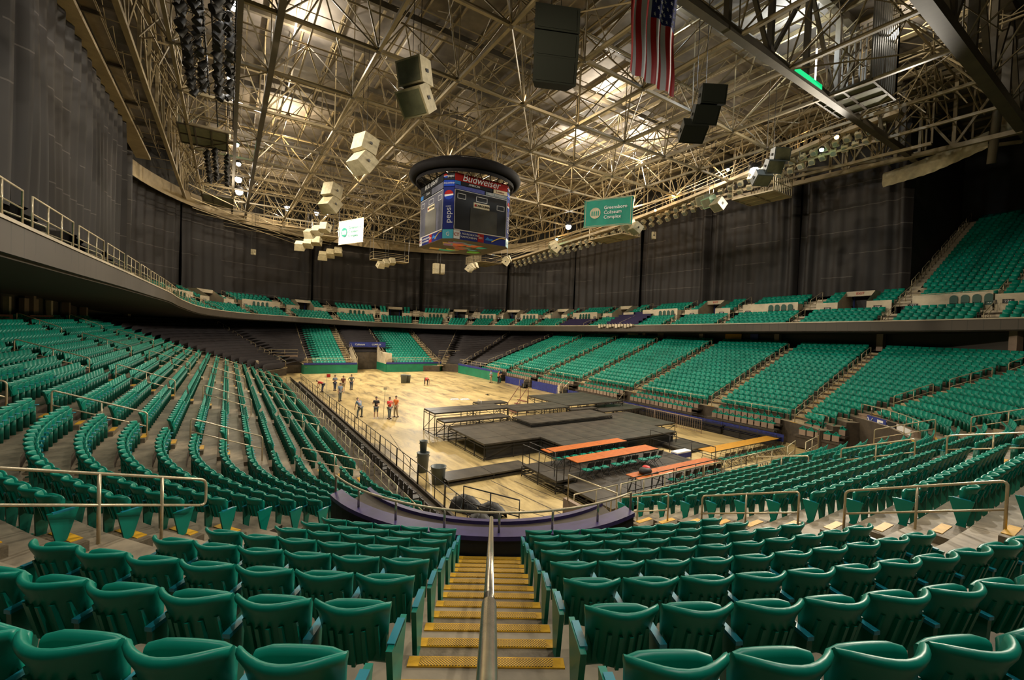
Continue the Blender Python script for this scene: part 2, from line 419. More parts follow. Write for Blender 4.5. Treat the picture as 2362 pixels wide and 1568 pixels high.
# ------------------------------------------------------------------ seat
SP = .52
def back_mb(nx, mb, ribs=True):
    zs = [.44, .60, .76, .825, .852, .868]; ys = [0, -.045, -.088, -.106, -.112, -.114]
    def line(side):
        rows = []
        for z, y0 in zip(zs, ys):
            row = []
            for i in range(nx + 1):
                t = -1 + 2 * i / nx
                w = .195 + .05 * (z - .44) / .42
                lip = .013 if z < .86 and z > .8 else (-.002 if z > .86 else 0)
                y = y0 + .125 * t * t + (.012 + lip if side else -.012 - lip)
                zz = z - (.022 * t ** 4 if z > .8 else 0) + (0 if side else 0)
                row.append((w * t, y, zz))
            rows.append(row)
        return rows
    f = line(1); b = line(0); n = nx + 1; vs = [p for r in f for p in r] + [p for r in b for p in r]; H = len(zs); o = H * n; fs = []
    for i in range(H - 1):
        for j in range(nx):
            a = i * n + j
            fs.append((a + 1, a, a + n, a + n + 1)); fs.append((o + a, o + a + 1, o + a + n + 1, o + a + n))
        fs.append((i * n, o + i * n, o + (i + 1) * n, (i + 1) * n)); fs.append((o + i * n + nx, i * n + nx, (i + 1) * n + nx, o + (i + 1) * n + nx))
    for j in range(nx):
        a = (H - 1) * n + j; fs.append((a + 1, a, o + a, o + a + 1)); fs.append((j, j + 1, o + j + 1, o + j))
    mb.add(vs, fs)
    if ribs:
        for i in range(6):
            x = -.165 + .066 * i; y = .125 * (x / .2) ** 2
            mb.add([(x - .012, y - .012, .45), (x + .012, y - .012, .45), (x + .012, y - .088, .71), (x - .012, y - .088, .71),
                    (x - .012, y - .045, .45), (x + .012, y - .045, .45), (x + .012, y - .114, .71), (x - .012, y - .114, .71)],
                   [(4, 5, 6, 7), (0, 4, 7, 3), (5, 1, 2, 6), (7, 6, 2, 3), (0, 1, 5, 4)])
def pan_mb(mb, nx=6):
    """seat pan tipped up"""
    sec = [(.06, .41), (.035, .44), (.062, .765), (.067, .782), (.08, .793), (.095, .796), (.11, .79), (.118, .775), (.115, .755), (.095, .44)]
    rings = []
    for i in range(nx + 1):
        t = -1 + 2 * i / nx; e = .012 * (1 - t * t); dz = -.02 * abs(t) ** 6; sh = .92 if abs(t) == 1 else 1
        rings.append([(.212 * t, .075 + (y - .075) * sh + e, z + (dz if z > .7 else 0)) for (y, z) in sec])
    n = len(sec); vs = [p for r in rings for p in r]; fs = []
    for i in range(nx):
        for k in range(n): k2 = (k + 1) % n; fs.append((i * n + k, (i + 1) * n + k, (i + 1) * n + k2, i * n + k2))
    fs.append(tuple(range(n))); fs.append(tuple(reversed([nx * n + k for k in range(n)])))
    mb.add(vs, fs)
mb = MB(); back_mb(10, mb); ME_BACK = mb.mesh('backrest', M['green'], True)
ME_BACK.set_sharp_from_angle(angle=R_(62))
mb = MB(); pan_mb(mb); ME_PAN = mb.mesh('seat', M['green'], True); ME_PAN.set_sharp_from_angle(angle=R_(55))
mb = MB(); mb.box(-.285, -.235, -.06, .19, .60, .628); mb.box(-.28, -.24, .17, .20, .57, .61); ME_ARM = mb.mesh('armrest', M['teal'])
mb = MB(); mb.add([(-.28, -.03, 0), (-.24, -.03, 0), (-.24, .06, 0), (-.28, .06, 0), (-.28, -.05, .6), (-.24, -.05, .6), (-.24, .15, .6), (-.28, .15, .6)],
                  [(0, 3, 2, 1), (4, 5, 6, 7), (0, 1, 5, 4), (1, 2, 6, 5), (2, 3, 7, 6), (3, 0, 4, 7)]); mb.box(-.285, -.235, -.09, .12, 0, .02); ME_LEG = mb.mesh('leg', M['green_d'])
mb = MB(); mb.add([(-.02, -.02, 0), (.02, -.02, 0), (.02, .16, 0), (-.02, .16, 0), (-.02, -.02, .16), (.02, -.02, .16), (.02, .10, .16), (-.02, .10, .16), (-.02, -.12, .62), (.02, -.12, .62), (.02, .24, .62), (-.02, .24, .62)],
                  [(0, 3, 2, 1), (8, 9, 10, 11), (0, 1, 5, 4), (1, 2, 6, 5), (2, 3, 7, 6), (3, 0, 4, 7), (4, 5, 9, 8), (5, 6, 10, 9), (6, 7, 11, 10), (7, 4, 8, 11)]); ME_END = mb.mesh('end_panel', M['green'])
mb = MB(); mb.box(-.03, .03, -.085, -.078, .80, .835); ME_PLATE = mb.mesh('number_plate', M['white'])
# light versions for the mass of seats
def seat_arrays(lod):
    mb = MB()
    if lod == 0:
        back_mb(4, mb, False); pan_mb(mb, 2)
        mb.cur = 1; mb.box(-.285, -.235, -.06, .19, .60, .628)
        mb.cur = 2; mb.box(-.03, .03, -.085, -.078, .80, .835)
        mb.cur = 3; mb.box(-.28, -.24, -.04, .12, 0, .6)
    else:
        def slab(a, b, x, t):
            (y0, z0), (y1, z1) = a, b
            mb.add([(-x, y0, z0), (x, y0, z0), (x, y1, z1), (-x, y1, z1), (-x, y0 - t, z0), (x, y0 - t, z0), (x, y1 - t, z1), (-x, y1 - t, z1)],
                   [(1, 0, 3, 2), (4, 5, 6, 7), (3, 7, 6, 2), (0, 4, 7, 3), (5, 1, 2, 6)])
        slab((.02, .42), (-.07, .86), .235, .03); slab((.06, .42), (.22, .68), .215, .05)
        mb.cur = 3; mb.box(-.27, -.25, -.04, .12, 0, .6)
    return mb
SEATS = []   # (x, y, z, rz, block index, row, number from A, count, endA, endB)
for bi, (nm, A, B, k0, k1, what) in enumerate(BLOCKS):
    if what != 'green': continue
    for k in range(k0, k1 + 1):
        d = dk(k) + .66
        sa, sb = aisle_s(A, d) + .56, aisle_s(B, d) - .56
        if nm == 'near left': sa = aisle_s(('C1', 45.4), d)
        if nm == 'near right': sb = aisle_s(('C1', 79.3), d)
        if nm == 'left e': sb = aisle_s(('C1', 36.2), d)
        n = int((sb - sa) / SP)
        if n < 1: continue
        pad = (sb - sa - n * SP) / 2
        if A == ('C1', 59): pad = 0.05
        if B == ('C1', 59): pad = (sb - sa - n * SP) - .05
        for i in range(n):
            x, y, nx, ny = ring(sa + pad + (i + .5) * SP, d)
            rz = math.atan2(-ny, -nx) - PI / 2
            # portal cut in the near right corner
            if math.hypot(x, y) < 1.55: continue
            SEATS.append((x, y, zk(k), rz, bi, k, i, n))
vis = []
for j, s in enumerate(SEATS):
    px, py, dz = proj(s[0], s[1], s[2] + .75)
    if -60 < px < 2420 and 0 < py < 1640: vis.append((math.hypot(s[0], s[1], s[2] + .6 - CAMZ), j))
vis.sort()
NIND = 296
IND = set(j for _, j in vis[:NIND])
BW = {'near left': ('left of the central stairs', 7, 'above the purple ledge'), 'near right': ('right of the central stairs', 7, 'above the purple ledge'),
      'left e': ('beyond the foreground left rail', -2, 'from the floor'), 'near b': ('beyond the foreground right rail', 0, 'from the floor'), 'left d': ('in the second left-stand block', -2, 'from the floor'), 'near c': ('in the second near-end block', 0, 'from the floor'), 'near d': ('in the right corner block', 5, 'from the tunnel')}
for j in IND:
    x, y, z, rz, bi, k, i, n = SEATS[j]
    nm = BLOCKS[bi][0]; w = BW.get(nm, ('in block ' + nm, BLOCKS[bi][3], 'above the floor'))
    num = (n - 1 - i) if nm in ('near left', 'left e') else i
    lab = 'green folding seat %s %s, %s row %s' % (ordn(num), w[0], ordn(k - w[1]), w[2])
    t = thing('arena_seat', lab, 'seat', (x, y, z), rz, 'green folding seats nearest the camera')
    link('backrest', ME_BACK, t); link('seat', ME_PAN, t); link('armrest', ME_ARM, t)
    if i == n - 1 or i == 0:
        # forward is +y, number i grows to the left hand side of the sitter's view
        if i == 0:
            e = link('end_panel', ME_END, t); e.location = (-.275, 0, 0)
        else:
            link('leg', ME_LEG, t); e = link('end_panel', ME_END, t); e.location = (.275, 0, 0); a = link('armrest', ME_ARM, t); a.location = (.53, 0, 0)
    else: link('leg', ME_LEG, t)
    link('number_plate', ME_PLATE, t)

def mass(name, rows, label, mats, near=26):
    """many seats joined into one mesh: rows = (x, y, z, rz)"""
    Vs, Fs, Mi, base = [], [], [], 0
    arr = np.array([r[:4] for r in rows], dtype=float)
    dist = np.hypot(arr[:, 0], arr[:, 1])
    loops, starts, totals, mi = [], [], [], []
    off = 0
    for lod, sel in ((0, dist < near), (1, dist >= near)):
        A = arr[sel]
        if len(A) == 0: continue
        mb = seat_arrays(lod); v = np.array(mb.v); nv = len(v)
        c, s = np.cos(A[:, 3])[:, None], np.sin(A[:, 3])[:, None]
        X = v[None, :, 0] * c - v[None, :, 1] * s + A[:, 0:1]; Y = v[None, :, 0] * s + v[None, :, 1] * c + A[:, 1:2]; Z = v[None, :, 2] + A[:, 2:3]
        Vs.append(np.stack([X, Y, Z], -1).reshape(-1, 3))
        fl = np.concatenate([np.array(f) for f in mb.f]); tt = np.array([len(f) for f in mb.f])
        loops.append((fl[None, :] + (np.arange(len(A)) * nv + off)[:, None]).reshape(-1)); totals.append(np.tile(tt, len(A))); mi.append(np.tile(np.array(mb.mi), len(A)))
        off += nv * len(A)
    V = np.concatenate(Vs); Lp = np.concatenate(loops); T = np.concatenate(totals); MI = np.concatenate(mi)
    me = bpy.data.meshes.new(name); me.vertices.add(len(V)); me.vertices.foreach_set('co', V.reshape(-1).astype(np.float32))
    me.loops.add(len(Lp)); me.loops.foreach_set('vertex_index', Lp.astype(np.int32))
    me.polygons.add(len(T)); st = np.r_[0, np.cumsum(T)[:-1]]
    me.polygons.foreach_set('loop_start', st.astype(np.int32)); me.polygons.foreach_set('loop_total', T.astype(np.int32)); me.polygons.foreach_set('material_index', MI.astype(np.int32))
    for mm in mats: me.materials.append(mm)
    me.update(calc_edges=True); me.validate()
    return tag(link(name, me), label, 'seats', None, 'stuff')
MATS4 = [M['green'], M['teal'], M['white'], M['green_d']]
mass('lower_bowl_seats', [s for j, s in enumerate(SEATS) if j not in IND], 'rows of green folding seats filling the lower bowl around the arena floor', MATS4)

# black cloth drawn over unused rows
for (nm, A, B, k0, k1, what) in BLOCKS:
    if what != 'cover': continue
    mb = MB()
    for k in range(k0, k1 + 1):
        d = dk(k) + .15
        sa, sb = aisle_s(A, d) + .55, aisle_s(B, d) - .55
        if sb - sa < .6: continue
        n = max(2, int((sb - sa) / .7)); rows = []
        for dd, h in ((.0, .1), (.12, .55), (.35, .80), (.55, .84), (.70, .32)):
            rows.append([(lambda p, w: (p[0], p[1], zk(k) + h * w))(ring(sa + (sb - sa) * i / n, d + dd), 1 + .04 * math.sin(i * 2.1 + k)) for i in range(n + 1)])
        mb.grid(rows)
    tag(mb.obj('seat_cover', M['cover'], None, True), 'dark cloth cover drawn over the empty rows, %s' % {'far left corner': 'far left corner of the bowl', 'far left corner b': 'left of the left green end block', 'above tunnel': 'above the entrance tunnel at the far end',
        'far right corner a': 'next to the green right-hand stand', 'far right corner b': 'middle of the far right corner', 'far right corner c': 'right of the right green end block'}[nm], 'cover')

# ------------------------------------------------------------------ aisle steps with yellow nosings
AISLES = [('central stairs', ('C1', 59), 7, 18, 1.22, 2), ('left-hand railed aisle', ('C1', 35.4), 7, 18, 1.1, 1), ('second left aisle', ('L', 20.4), -2, 18, 1.1, 1), ('third left aisle', ('L', 30.4), -2, 18, 1.1, 1),
          ('right-hand railed aisle', ('N', 11.16), 0, 18, 1.1, 1), ('fourth left aisle', ('L', 42.0), -2, 18, 1.1, 0), ('fifth left aisle', ('L', 53.5), -2, 18, 1.1, 0),
          ('near end second aisle', ('N', 21.4), 0, 18, 1.1, 1), ('near end third aisle', ('C3', 20), 0, 18, 1.1, 0), ('right corner aisle', ('C3', 54.6), 6, 18, 1.1, 0),
          ('right stand first aisle', ('R', 15.6), 2, 18, 1.1, 0), ('right stand second aisle', ('R', 22.5), 2, 18, 1.1, 0), ('right stand third aisle', ('R', 31.1), 2, 18, 1.1, 0),
          ('right stand fourth aisle', ('R', 39.0), 2, 18, 1.1, 0), ('right stand fifth aisle', ('R', 46.5), 2, 18, 1.1, 0), ('right stand sixth aisle', ('R', 54.0), 2, 18, 1.1, 0), ('right stand seventh aisle', ('R', 61.5), 1, 18, 1.1, 0),
          ('far corner aisle a', ('C5', 25), 1, 18, 1.1, 0), ('far corner aisle b', ('C5', 55), 1, 18, 1.1, 0), ('far end aisle a', ('F', 30.2), 0, 18, 1.1, 0), ('far end aisle b', ('F', 22.1), 0, 18, 1.1, 0), ('far end aisle c', ('F', 16.2), 0, 18, 1.1, 0), ('far end aisle d', ('F', 9.9), 0, 18, 1.1, 0), ('far corner aisle c', ('C7', 35), 0, 18, 1.1, 0)]
ME_STEP = {}
def step_mesh(w, full):
    key = (w, full)
    if key not in ME_STEP:
        mb = MB(); mb.box(-w / 2, w / 2, -TR / 2, 0, 0, RI / 2); ME_STEP[key] = mb.mesh('step', M['conc_step'])
    return ME_STEP[key]
def nosing_mesh(w, hatch):
    key = ('n', w, hatch)
    if key not in ME_STEP:
        mb = MB(); mb.box(-w / 2, w / 2, -.105 if hatch else -.15, 0, 0, .012)
        if hatch: mb.cur = 1; mb.box(-w / 2 + .09, w / 2 - .09, -.098, -.012, .012, .016)
        ME_STEP[key] = mb.mesh('nosing', [M['yellow'], M['hatch']] if hatch else M['yellow'])
    return ME_STEP[key]
for ai, (nm, a, k0, k1, w, lvl) in enumerate(AISLES):
    root = tag(link('aisle_stairs', None), 'concrete aisle steps, ' + nm, None, None, 'structure')
    far = MB(); farn = MB()
    for k in range(k0, k1 + 1):
        d = dk(k); x, y, nx, ny = ring(aisle_s(a, d), d); rz = math.atan2(-ny, -nx) - PI / 2
        if lvl:
            ws = w if lvl == 2 else .95; wn = ws if lvl == 2 else .62
            # half step block sits at the back of this tread, in front of the next riser
            xb, yb = x + nx * TR, y + ny * TR
            if math.hypot(xb, yb) > .6 or True:
                st = link('step', step_mesh(ws, 0), root, (xb, yb, zk(k)), rz + PI)
                link('nosing', nosing_mesh(wn, lvl == 2), root, (x + nx * TR / 2, y + ny * TR / 2, zk(k) + RI / 2), rz).location = (x + nx * (TR / 2 + .0), y + ny * (TR / 2), zk(k) + RI / 2)
            if lvl == 2:
                link('nosing', nosing_mesh(wn, True), root, (x, y, zk(k)), rz)
        else:
            for (dd, h, mbx, t) in ((.0, 0, farn, 0), (TR / 2, RI / 2, far, 1)):
                Mx = Matrix.Translation((x + nx * TR * (1 if t else 0), y + ny * TR * (1 if t else 0), zk(k))) @ Matrix.Rotation(rz + (PI if t else 0), 4, 'Z')
                if t: mbx.box(-.5, .5, -TR / 2, 0, 0, RI / 2, Mx)
                elif nm.startswith(('right', 'far end', 'fourth', 'fifth', 'near')): mbx.box(-.3, .3, -.09, 0, 0, .012, Mx)
    if far.v: far.obj('step', M['conc_l'], root)['kind'] = 'stuff'
    if farn.v: farn.obj('nosing', M['yellow'], root)['kind'] = 'stuff'
    # aisle surface in lighter, warmer concrete
# ------------------------------------------------------------------ tube rails
def arc_corner(p, a, b, r=.09, n=4):
    """points rounding the corner p between directions to a and b"""
    p, a, b = Vector(p), Vector(a), Vector(b); da = (a - p).normalized(); db = (b - p).normalized()
    P0 = p + da * r; P1 = p + db * r; out = []
    for i in range(n + 1):
        t = i / n; out.append(P0 * (1 - t) ** 2 + p * 2 * t * (1 - t) + P1 * t * t)
    return out
def loop_rail(A, B, label, h=.95, r=.022, nposts=1, n=8, m='rail', group=None, mid=.5, name='handrail', cat='railing', pick=0):
    """hoop from foot A to foot B with a middle rail and inner posts"""
    A, B = Vector(A), Vector(B); T = Vector((0, 0, h))
    t = thing(name, label, cat, A, 0, group)
    o = Vector(A); a, b = A - o, B - o
    mb = MB(); pts = [a] + arc_corner(a + T, a, b + T, .1) + arc_corner(b + T, a + T, b, .1) + [b]
    mb.tube(pts, r, n); mb.obj('top_rail', M[m], t, True)
    mb = MB(); mb.tube([a + T * mid, b + T * mid], r * .85, n); mb.obj('mid_rail', M[m], t, True)
    for i in range(nposts):
        f = (i + 1) / (nposts + 1); q = a.lerp(b, f); mb = MB(); mb.tube([q, q + T], r * .9, n); mb.obj('post', M[m], t, True)
    return t
PAT = [(-1.7, 1.5), (3.2, 6.0), (7.5, 10.4), (11.6, 14.7), (15.9, 18.4)]
RAILED = {'left-hand railed aisle': [(14.2, 17)], 'right-hand railed aisle': [(.9, 3.6), (4.9, 7.75), (8.8, 11.5), (12.9, 15.5)], 'near end second aisle': [(.3, 2.9), (4.3, 7.0), (8.0, 10.6), (11.8, 14.6)]}
for (nm, a, k0, k1, w, lvl) in AISLES:
    if nm == 'central stairs': continue
    segs = RAILED.get(nm)
    if segs is None:
        if nm.startswith('right stand'): segs = [(2.2, 5.3), (6.1, 8.1), (9.0, 11.2), (12.1, 14.3), (15.2, 17.4)]
        elif nm.startswith('far'): segs = [(.2, 3.0), (4.0, 6.3), (7.3, 9.6), (10.6, 13.0), (14, 17)]
        else: segs = [s for s in PAT if s[0] >= k0 - .01 or s[0] > k0 - .5]
    for i, (ka, kb) in enumerate(segs):
        def foot(k):
            d = TR * k; x, y, _, _ = ring(aisle_s(a, d), d); return (x, y, zk(math.floor(k)))
        A, B = foot(ka), foot(kb)
        if math.hypot(A[0], A[1]) < 1.5 or math.hypot(B[0], B[1]) < 1.2: continue
        near = math.hypot(A[0], A[1]) < 20
        # straight slope between true feet
        loop_rail(A, B, 'cream tube handrail on the %s, %s up from the floor' % (nm, ordn(i)), .98, .024 if near else .028, 1 if near else 1, 8 if near else 5, group='cream handrails on the bowl aisles')

def hoop_rail(a, ka, kb, kposts, label, h=.95):
    def P(k, z): d = TR * k; x, y, _, _ = ring(aisle_s(a, d), d); return Vector((x, y, z))
    zf = lambda k: zk(0) + RI * k + .02
    o = P(ka, zf(ka)); t = thing('handrail', label, 'railing', o, 0, 'cream handrails on the bowl aisles')
    A0, A1, B0, B1 = P(ka, zf(ka) + h * .5) - o, P(ka, zf(ka) + h) - o, P(kb, zf(kb) + h * .5) - o, P(kb, zf(kb) + h) - o
    mb = MB(); mb.tube(arc_corner(A0, B0, A1, .12) + arc_corner(A1, A0, B1, .12) + [B1], .024, 10); mb.tube([arc_corner(A0, B0, A1, .12)[0], B0], .022, 10); mb.obj('top_rail', M['rail'], t, True)
    for k in kposts:
        mb = MB(); mb.tube([P(k, zk(math.floor(k))) - o, P(k, zf(k) + h) - o], .026, 10); mb.obj('post', M['rail'], t, True)
    return t
hoop_rail(('C1', 36.6), 8.35, 12.6, (9.25, 10.3, 11.6), 'cream foreground handrail with rounded end at the left of the near seats', .98)
# steel rail of the central stairs
def along(d, z, off=0):
    x, y, nx, ny = ring(aisle_s(('C1', 59), d), d); return (x, y, z)
t = thing('stair_rail', 'thick steel centre handrail closest on the stairs, seen end-on', 'railing', along(14.6, 6.0))
o = Vector(along(14.6, 6.0))
mb = MB(); mb.tube([Vector(along(d, z)) - o for d, z in ((16.0, 7.55), (14.3, 7.0), (13.75, 6.83), (12.95, 6.62), (12.88, 6.55), (12.86, 6.4), (12.86, 5.6))], .0265, 14); mb.obj('top_rail', M['steel'], t, True)
t = thing('stair_rail', 'steel centre handrail lower down the stairs ending at the purple ledge', 'railing', along(10.5, 4.5))
o = Vector(along(10.5, 4.5))
mb = MB(); mb.tube([Vector(along(d, z)) - o for d, z in ((12.5, 5.3), (12.45, 6.2), (12.35, 6.28), (10.55, 5.66), (10.4, 5.6), (8.1, 4.83), (7.95, 4.75), (7.9, 4.6), (7.9, 3.3))], .027, 12); mb.obj('top_rail', M['steel'], t, True)
for d in (10.45, 9.2):
    mb = MB(); mb.tube([Vector(along(d, zk(int(d / TR)))) - o, Vector(along(d, 5.62 - (10.45 - d) * .33)) - o], .02, 8); mb.obj('post', M['steel'], t, True)

# ------------------------------------------------------------------ ledge with curved rail in front of the near corner
def ledge(seg, a0, a1, label, name='curved_ledge'):
    t = tag(link(name, None), label, None, None, 'structure')
    def P(a, r, z):
        x, y, nx, ny = ring(s_of(seg, 0, 0) , 0)
        cx, cy = (CXL, CYN) if seg == 1 else (CXR, CYN)
        aa = R_(a); d = (-math.cos(aa), -math.sin(aa)) if seg == 1 else (math.sin(aa), -math.cos(aa))
        r = rad(a, r); return (cx + d[0] * r, cy + d[1] * r, z)
    rad = (lambda a, r: r - .0036 * (a - 59) ** 2) if seg == 1 else (lambda a, r: r - 1.05)
    zt, zr = (3.52, 3.92) if seg == 1 else (2.78, 3.4)
    N = 26; An = [a0 + (a1 - a0) * i / N for i in range(N + 1)]
    for (r0, r1, z0, z1, m_, nmn) in ((12.72, 13.05, 0, zt - .09, 'black' if seg == 1 else 'pink', 'ledge_wall'), (12.68, 13.09, zt - .09, zt, 'ledge' if seg == 1 else 'pink', 'ledge_cap'), (11.62, 12.72, 3.0, 3.1, 'riser', 'slab'), (11.5, 11.64, 2.9, 3.18, 'ledge', 'slab_edge')):
        if seg == 3 and not nmn.startswith('ledge'): continue
        mb = MB()
        mb.grid([[P(a, r0, z0) for a in An], [P(a, r0, z1) for a in An], [P(a, r1, z1) for a in An], [P(a, r1, z0) for a in An]])
        for a in (a0, a1): mb.quad(P(a, r0, z0), P(a, r1, z0), P(a, r1, z1), P(a, r0, z1))
        mb.obj(nmn, M[m_], t)
    r = thing('curved_rail', 'curved steel rail standing on ' + ('the purple ledge at the foot of the central stairs' if seg == 1 else 'the tunnel mouth in the right-hand corner'), 'railing', P(a0, 12.9, zt))
    o = Vector(P(a0, 12.9, zt))
    mb = MB(); pts = [Vector(P(a, 12.9, zr)) - o for a in An]
    mb.tube([Vector(P(a0, 12.9, zt)) - o] + pts + [Vector(P(a1, 12.9, zt)) - o], .026, 8); mb.obj('top_rail', M['rail'], r, True)
    for i in range(1, 7):
        a = a0 + (a1 - a0) * i / 7; mb = MB(); mb.tube([Vector(P(a, 12.9, zt)) - o, Vector(P(a, 12.9, zr)) - o], .026, 8); mb.obj('post', M['steel'], r, True)
    return P
PL = ledge(1, 40, 74.5, 'purple painted curved ledge wall')
PR = ledge(3, 27, 57, 'curved wall over the right corner tunnel')
# boards on the portal of the near right corner
for i, (a, wd, colr, txt, tc) in enumerate(((48.5, 1.8, 'blue', 'XF', 'ban_w'), (41, .9, 'black', 'EXIT', 'ban_w'), (33.5, 1.9, 'ban_w', '225', 'black'))):
    aa = R_(a); right = (math.cos(aa), math.sin(aa), 0)
    MMn = basis(PR(a, 12.66, 2.35), (-right[0], -right[1], 0))
    t = thing('wall_board', '%s board on the wall of the right-hand corner tunnel' % ('blue patterned', 'small black', 'white lettered')[i], 'sign', (0, 0, 0))
    mb = MB(); mb.box(-wd / 2, wd / 2, -.45, .45, -.03, .03, MMn); mb.obj('panel', M[colr], t)
    if i: put_text(txt, .45, M[tc], MMn, t, dz=.035)
    else:
        mb = MB(); mb.bar(tuple(MMn @ Vector((-.8, -.35, .035))), tuple(MMn @ Vector((-.3, .35, .035))), .1, .02); mb.bar(tuple(MMn @ Vector((-.3, -.35, .035))), tuple(MMn @ Vector((-.8, .35, .035))), .1, .02); mb.box(.1, .25, -.35, .35, .03, .035, MMn); mb.box(.25, .65, .2, .35, .03, .035, MMn); mb.obj('pattern', M['ban_w'], t)

# ------------------------------------------------------------------ arena floor
mb = MB(); mb.box(-25, 75, -20, 115, -.3, 0); struct('floor', mb, M['floor'])
mb = MB()
for (x0, y0, x1, y1, w) in ((11.2, 18.8, 11.9, 13.4, .05), (12.2, 18.2, 12.9, 14.4, .04), (9.3, 17.6, 11.3, 13.6, .04), (12.9, 12, 13.4, 15.9, .03), (8.4, 22, 9.6, 30, .03)):
    mb.bar((x0, y0, .003), (x1, y1, .003), w, .006)
struct('floor_joint', mb, M['riser'])
# perimeter walls of the floor
def wall_run(nm, pts, z, m_, th=.25, top=None, kind='structure'):
    t = tag(link(nm, None), None, None, None, 'structure')
    mb = MB()
    for a, b in zip(pts[:-1], pts[1:]):
        mb.bar((a[0], a[1], z / 2), (b[0], b[1], z / 2), th, z)
    mb.obj('panel', M[m_], t)
    if top:
        mb = MB()
        for a, b in zip(pts[:-1], pts[1:]): mb.bar((a[0], a[1], z + .12), (b[0], b[1], z + .12), th + .08, .26)
        mb.obj('top_band', M[top], t)
    return t
wall_run('wall_far', [(9.4, 70), (16.9, 70)], 1.3, 'wallgreen', top='navy')
wall_run('wall_far', [(21.5, 70), (30.9, 70)], 1.3, 'wallgreen', top='navy')
wall_run('wall_far', [(21.5, 70), (21.5, 76)], 1.3, 'wallgreen')
wall_run('wall_far', [(16.9, 70), (16.9, 76)], 1.3, 'wallgreen')
wall_run('wall_far', [(30.9, 70), (30.9, 71.6), (36, 71.6)], 1.25, 'wallgreen')
wall_run('wall_far', [(9.4, 70), (9.4, 71.6), (6.6, 71.6)], 1.25, 'wallgreen')
wall_run('wall_right', [(32.7, 53.3), (32.6, 66.5)], 1.3, 'wallgreen', top='navy')
wall_run('wall_left', [(7.6, 13.0), (7.6, 60)], .2, 'riser', .12)
mb = MB(); mb.box(3.2, 6.4, 70.5, 70.8, .2, 2.2); mb.box(3.2, 3.5, 66, 70.5, .2, 2.2); struct('wall_far', mb, M['cream'])
# cream shoulder wall beside the tunnel and the tunnel itself
t = tag(link('tunnel', None), 'entrance tunnel at the far end', None, None, 'structure')
mb = MB(); mb.prism([(21.35, 70.4), (22.4, 70.2), (21.8, 76)], 1.3, 3.0); mb.add([(21.4, 70, 1.3), (21.4, 76, 1.3), (21.4, 76, 4.1), (21.4, 75, 4.1), (21.4, 70, 1.6)], [(0, 1, 2, 3, 4)]); mb.add([(17, 70, 1.3), (17, 76, 1.3), (17, 76, 4.1), (17, 75, 4.1), (17, 70, 1.6)], [(0, 1, 2, 3, 4)]); mb.obj('side_wall', M['cream'], t)
mb = MB(); mb.box(16.9, 21.5, 79, 79.2, 0, 3.6); mb.obj('back_wall', M['pink'], t)
mb = MB(); mb.box(16.9, 21.5, 78.85, 79, 0, 1.2); mb.obj('back_wall_band', M['wallgreen'], t)
mb = MB(); mb.box(16.9, 21.6, 75.4, 79.2, 3.55, 3.7); mb.obj('ceiling', M['soffit'], t)
t = thing('door_frame_post', 'red upright post in the far entrance tunnel', 'post', (19.5, 77, 0)); mb = MB(); mb.box(-.22, .22, -.15, .15, 0, 2.7); mb.box(-.3, .3, -.2, .2, 2.7, 2.85); mb.obj('post', M['red'], t)
bulb('tunnel_lamp', (19.7, 76.4, 3.2), 60, WARM, .12)
t = thing('ribbon_board', 'blue lettered ribbon board above the far tunnel', 'sign', (19.8, 75.0, 4.15))
mb = MB(); mb.box(-2.95, 2.95, -.08, .08, -.42, .42); mb.obj('panel', M['navy'], t)
mb = MB(); mb.box(-2.8, .1, -.1, -.08, -.26, .26); mb.obj('panel_field', M['blue'], t)
put_text('Coliseum', .42, M['ban_w'], basis((19.8 - 1.3, 74.9, 4.15), (1, 0, 0)), t); put_text('COMPLEX', .34, M['ban_w'], basis((19.8 + 1.4, 74.9, 4.15), (1, 0, 0)), t)

def fence(pts, z0, h, label, m_='rail', r=.024, step=1.5, mid=(.5,), name='front_rail', group=None, n=6, bars=None):
    o = Vector((pts[0][0], pts[0][1], z0)); t = thing(name, label, 'railing', o, 0, group)
    P = [Vector((p[0], p[1], (p[2] if len(p) > 2 else z0))) - o for p in pts]; H = Vector((0, 0, h))
    mb = MB(); mb.tube([P[0]] + [p + H for p in P] + [P[-1]], r, n); mb.obj('top_rail', M[m_], t, True)
    for f in mid:
        mb = MB(); mb.tube([p + H * f for p in P], r * .8, n); mb.obj('mid_rail', M[m_], t, True)
    for a, b in zip(P[:-1], P[1:]):
        L = (b - a).length; k = max(1, round(L / step))
        for i in range(k):
            if i == 0 and a is P[0]: continue
            q = a.lerp(b, i / k); mb = MB(); mb.tube([q, q + H], r * .9, n); mb.obj('post', M[m_], t, True)
    if bars:
        mb = MB(); L = (P[1] - P[0]).length; k = int(L / bars)
        for i in range(1, k): q = P[0].lerp(P[1], i / k); mb.tube([q + H * .05, q + H * (mid[0] if mid else 1)], r * .5, 4)
        mb.obj('bars', M[m_], t)['kind'] = 'stuff'
    return t
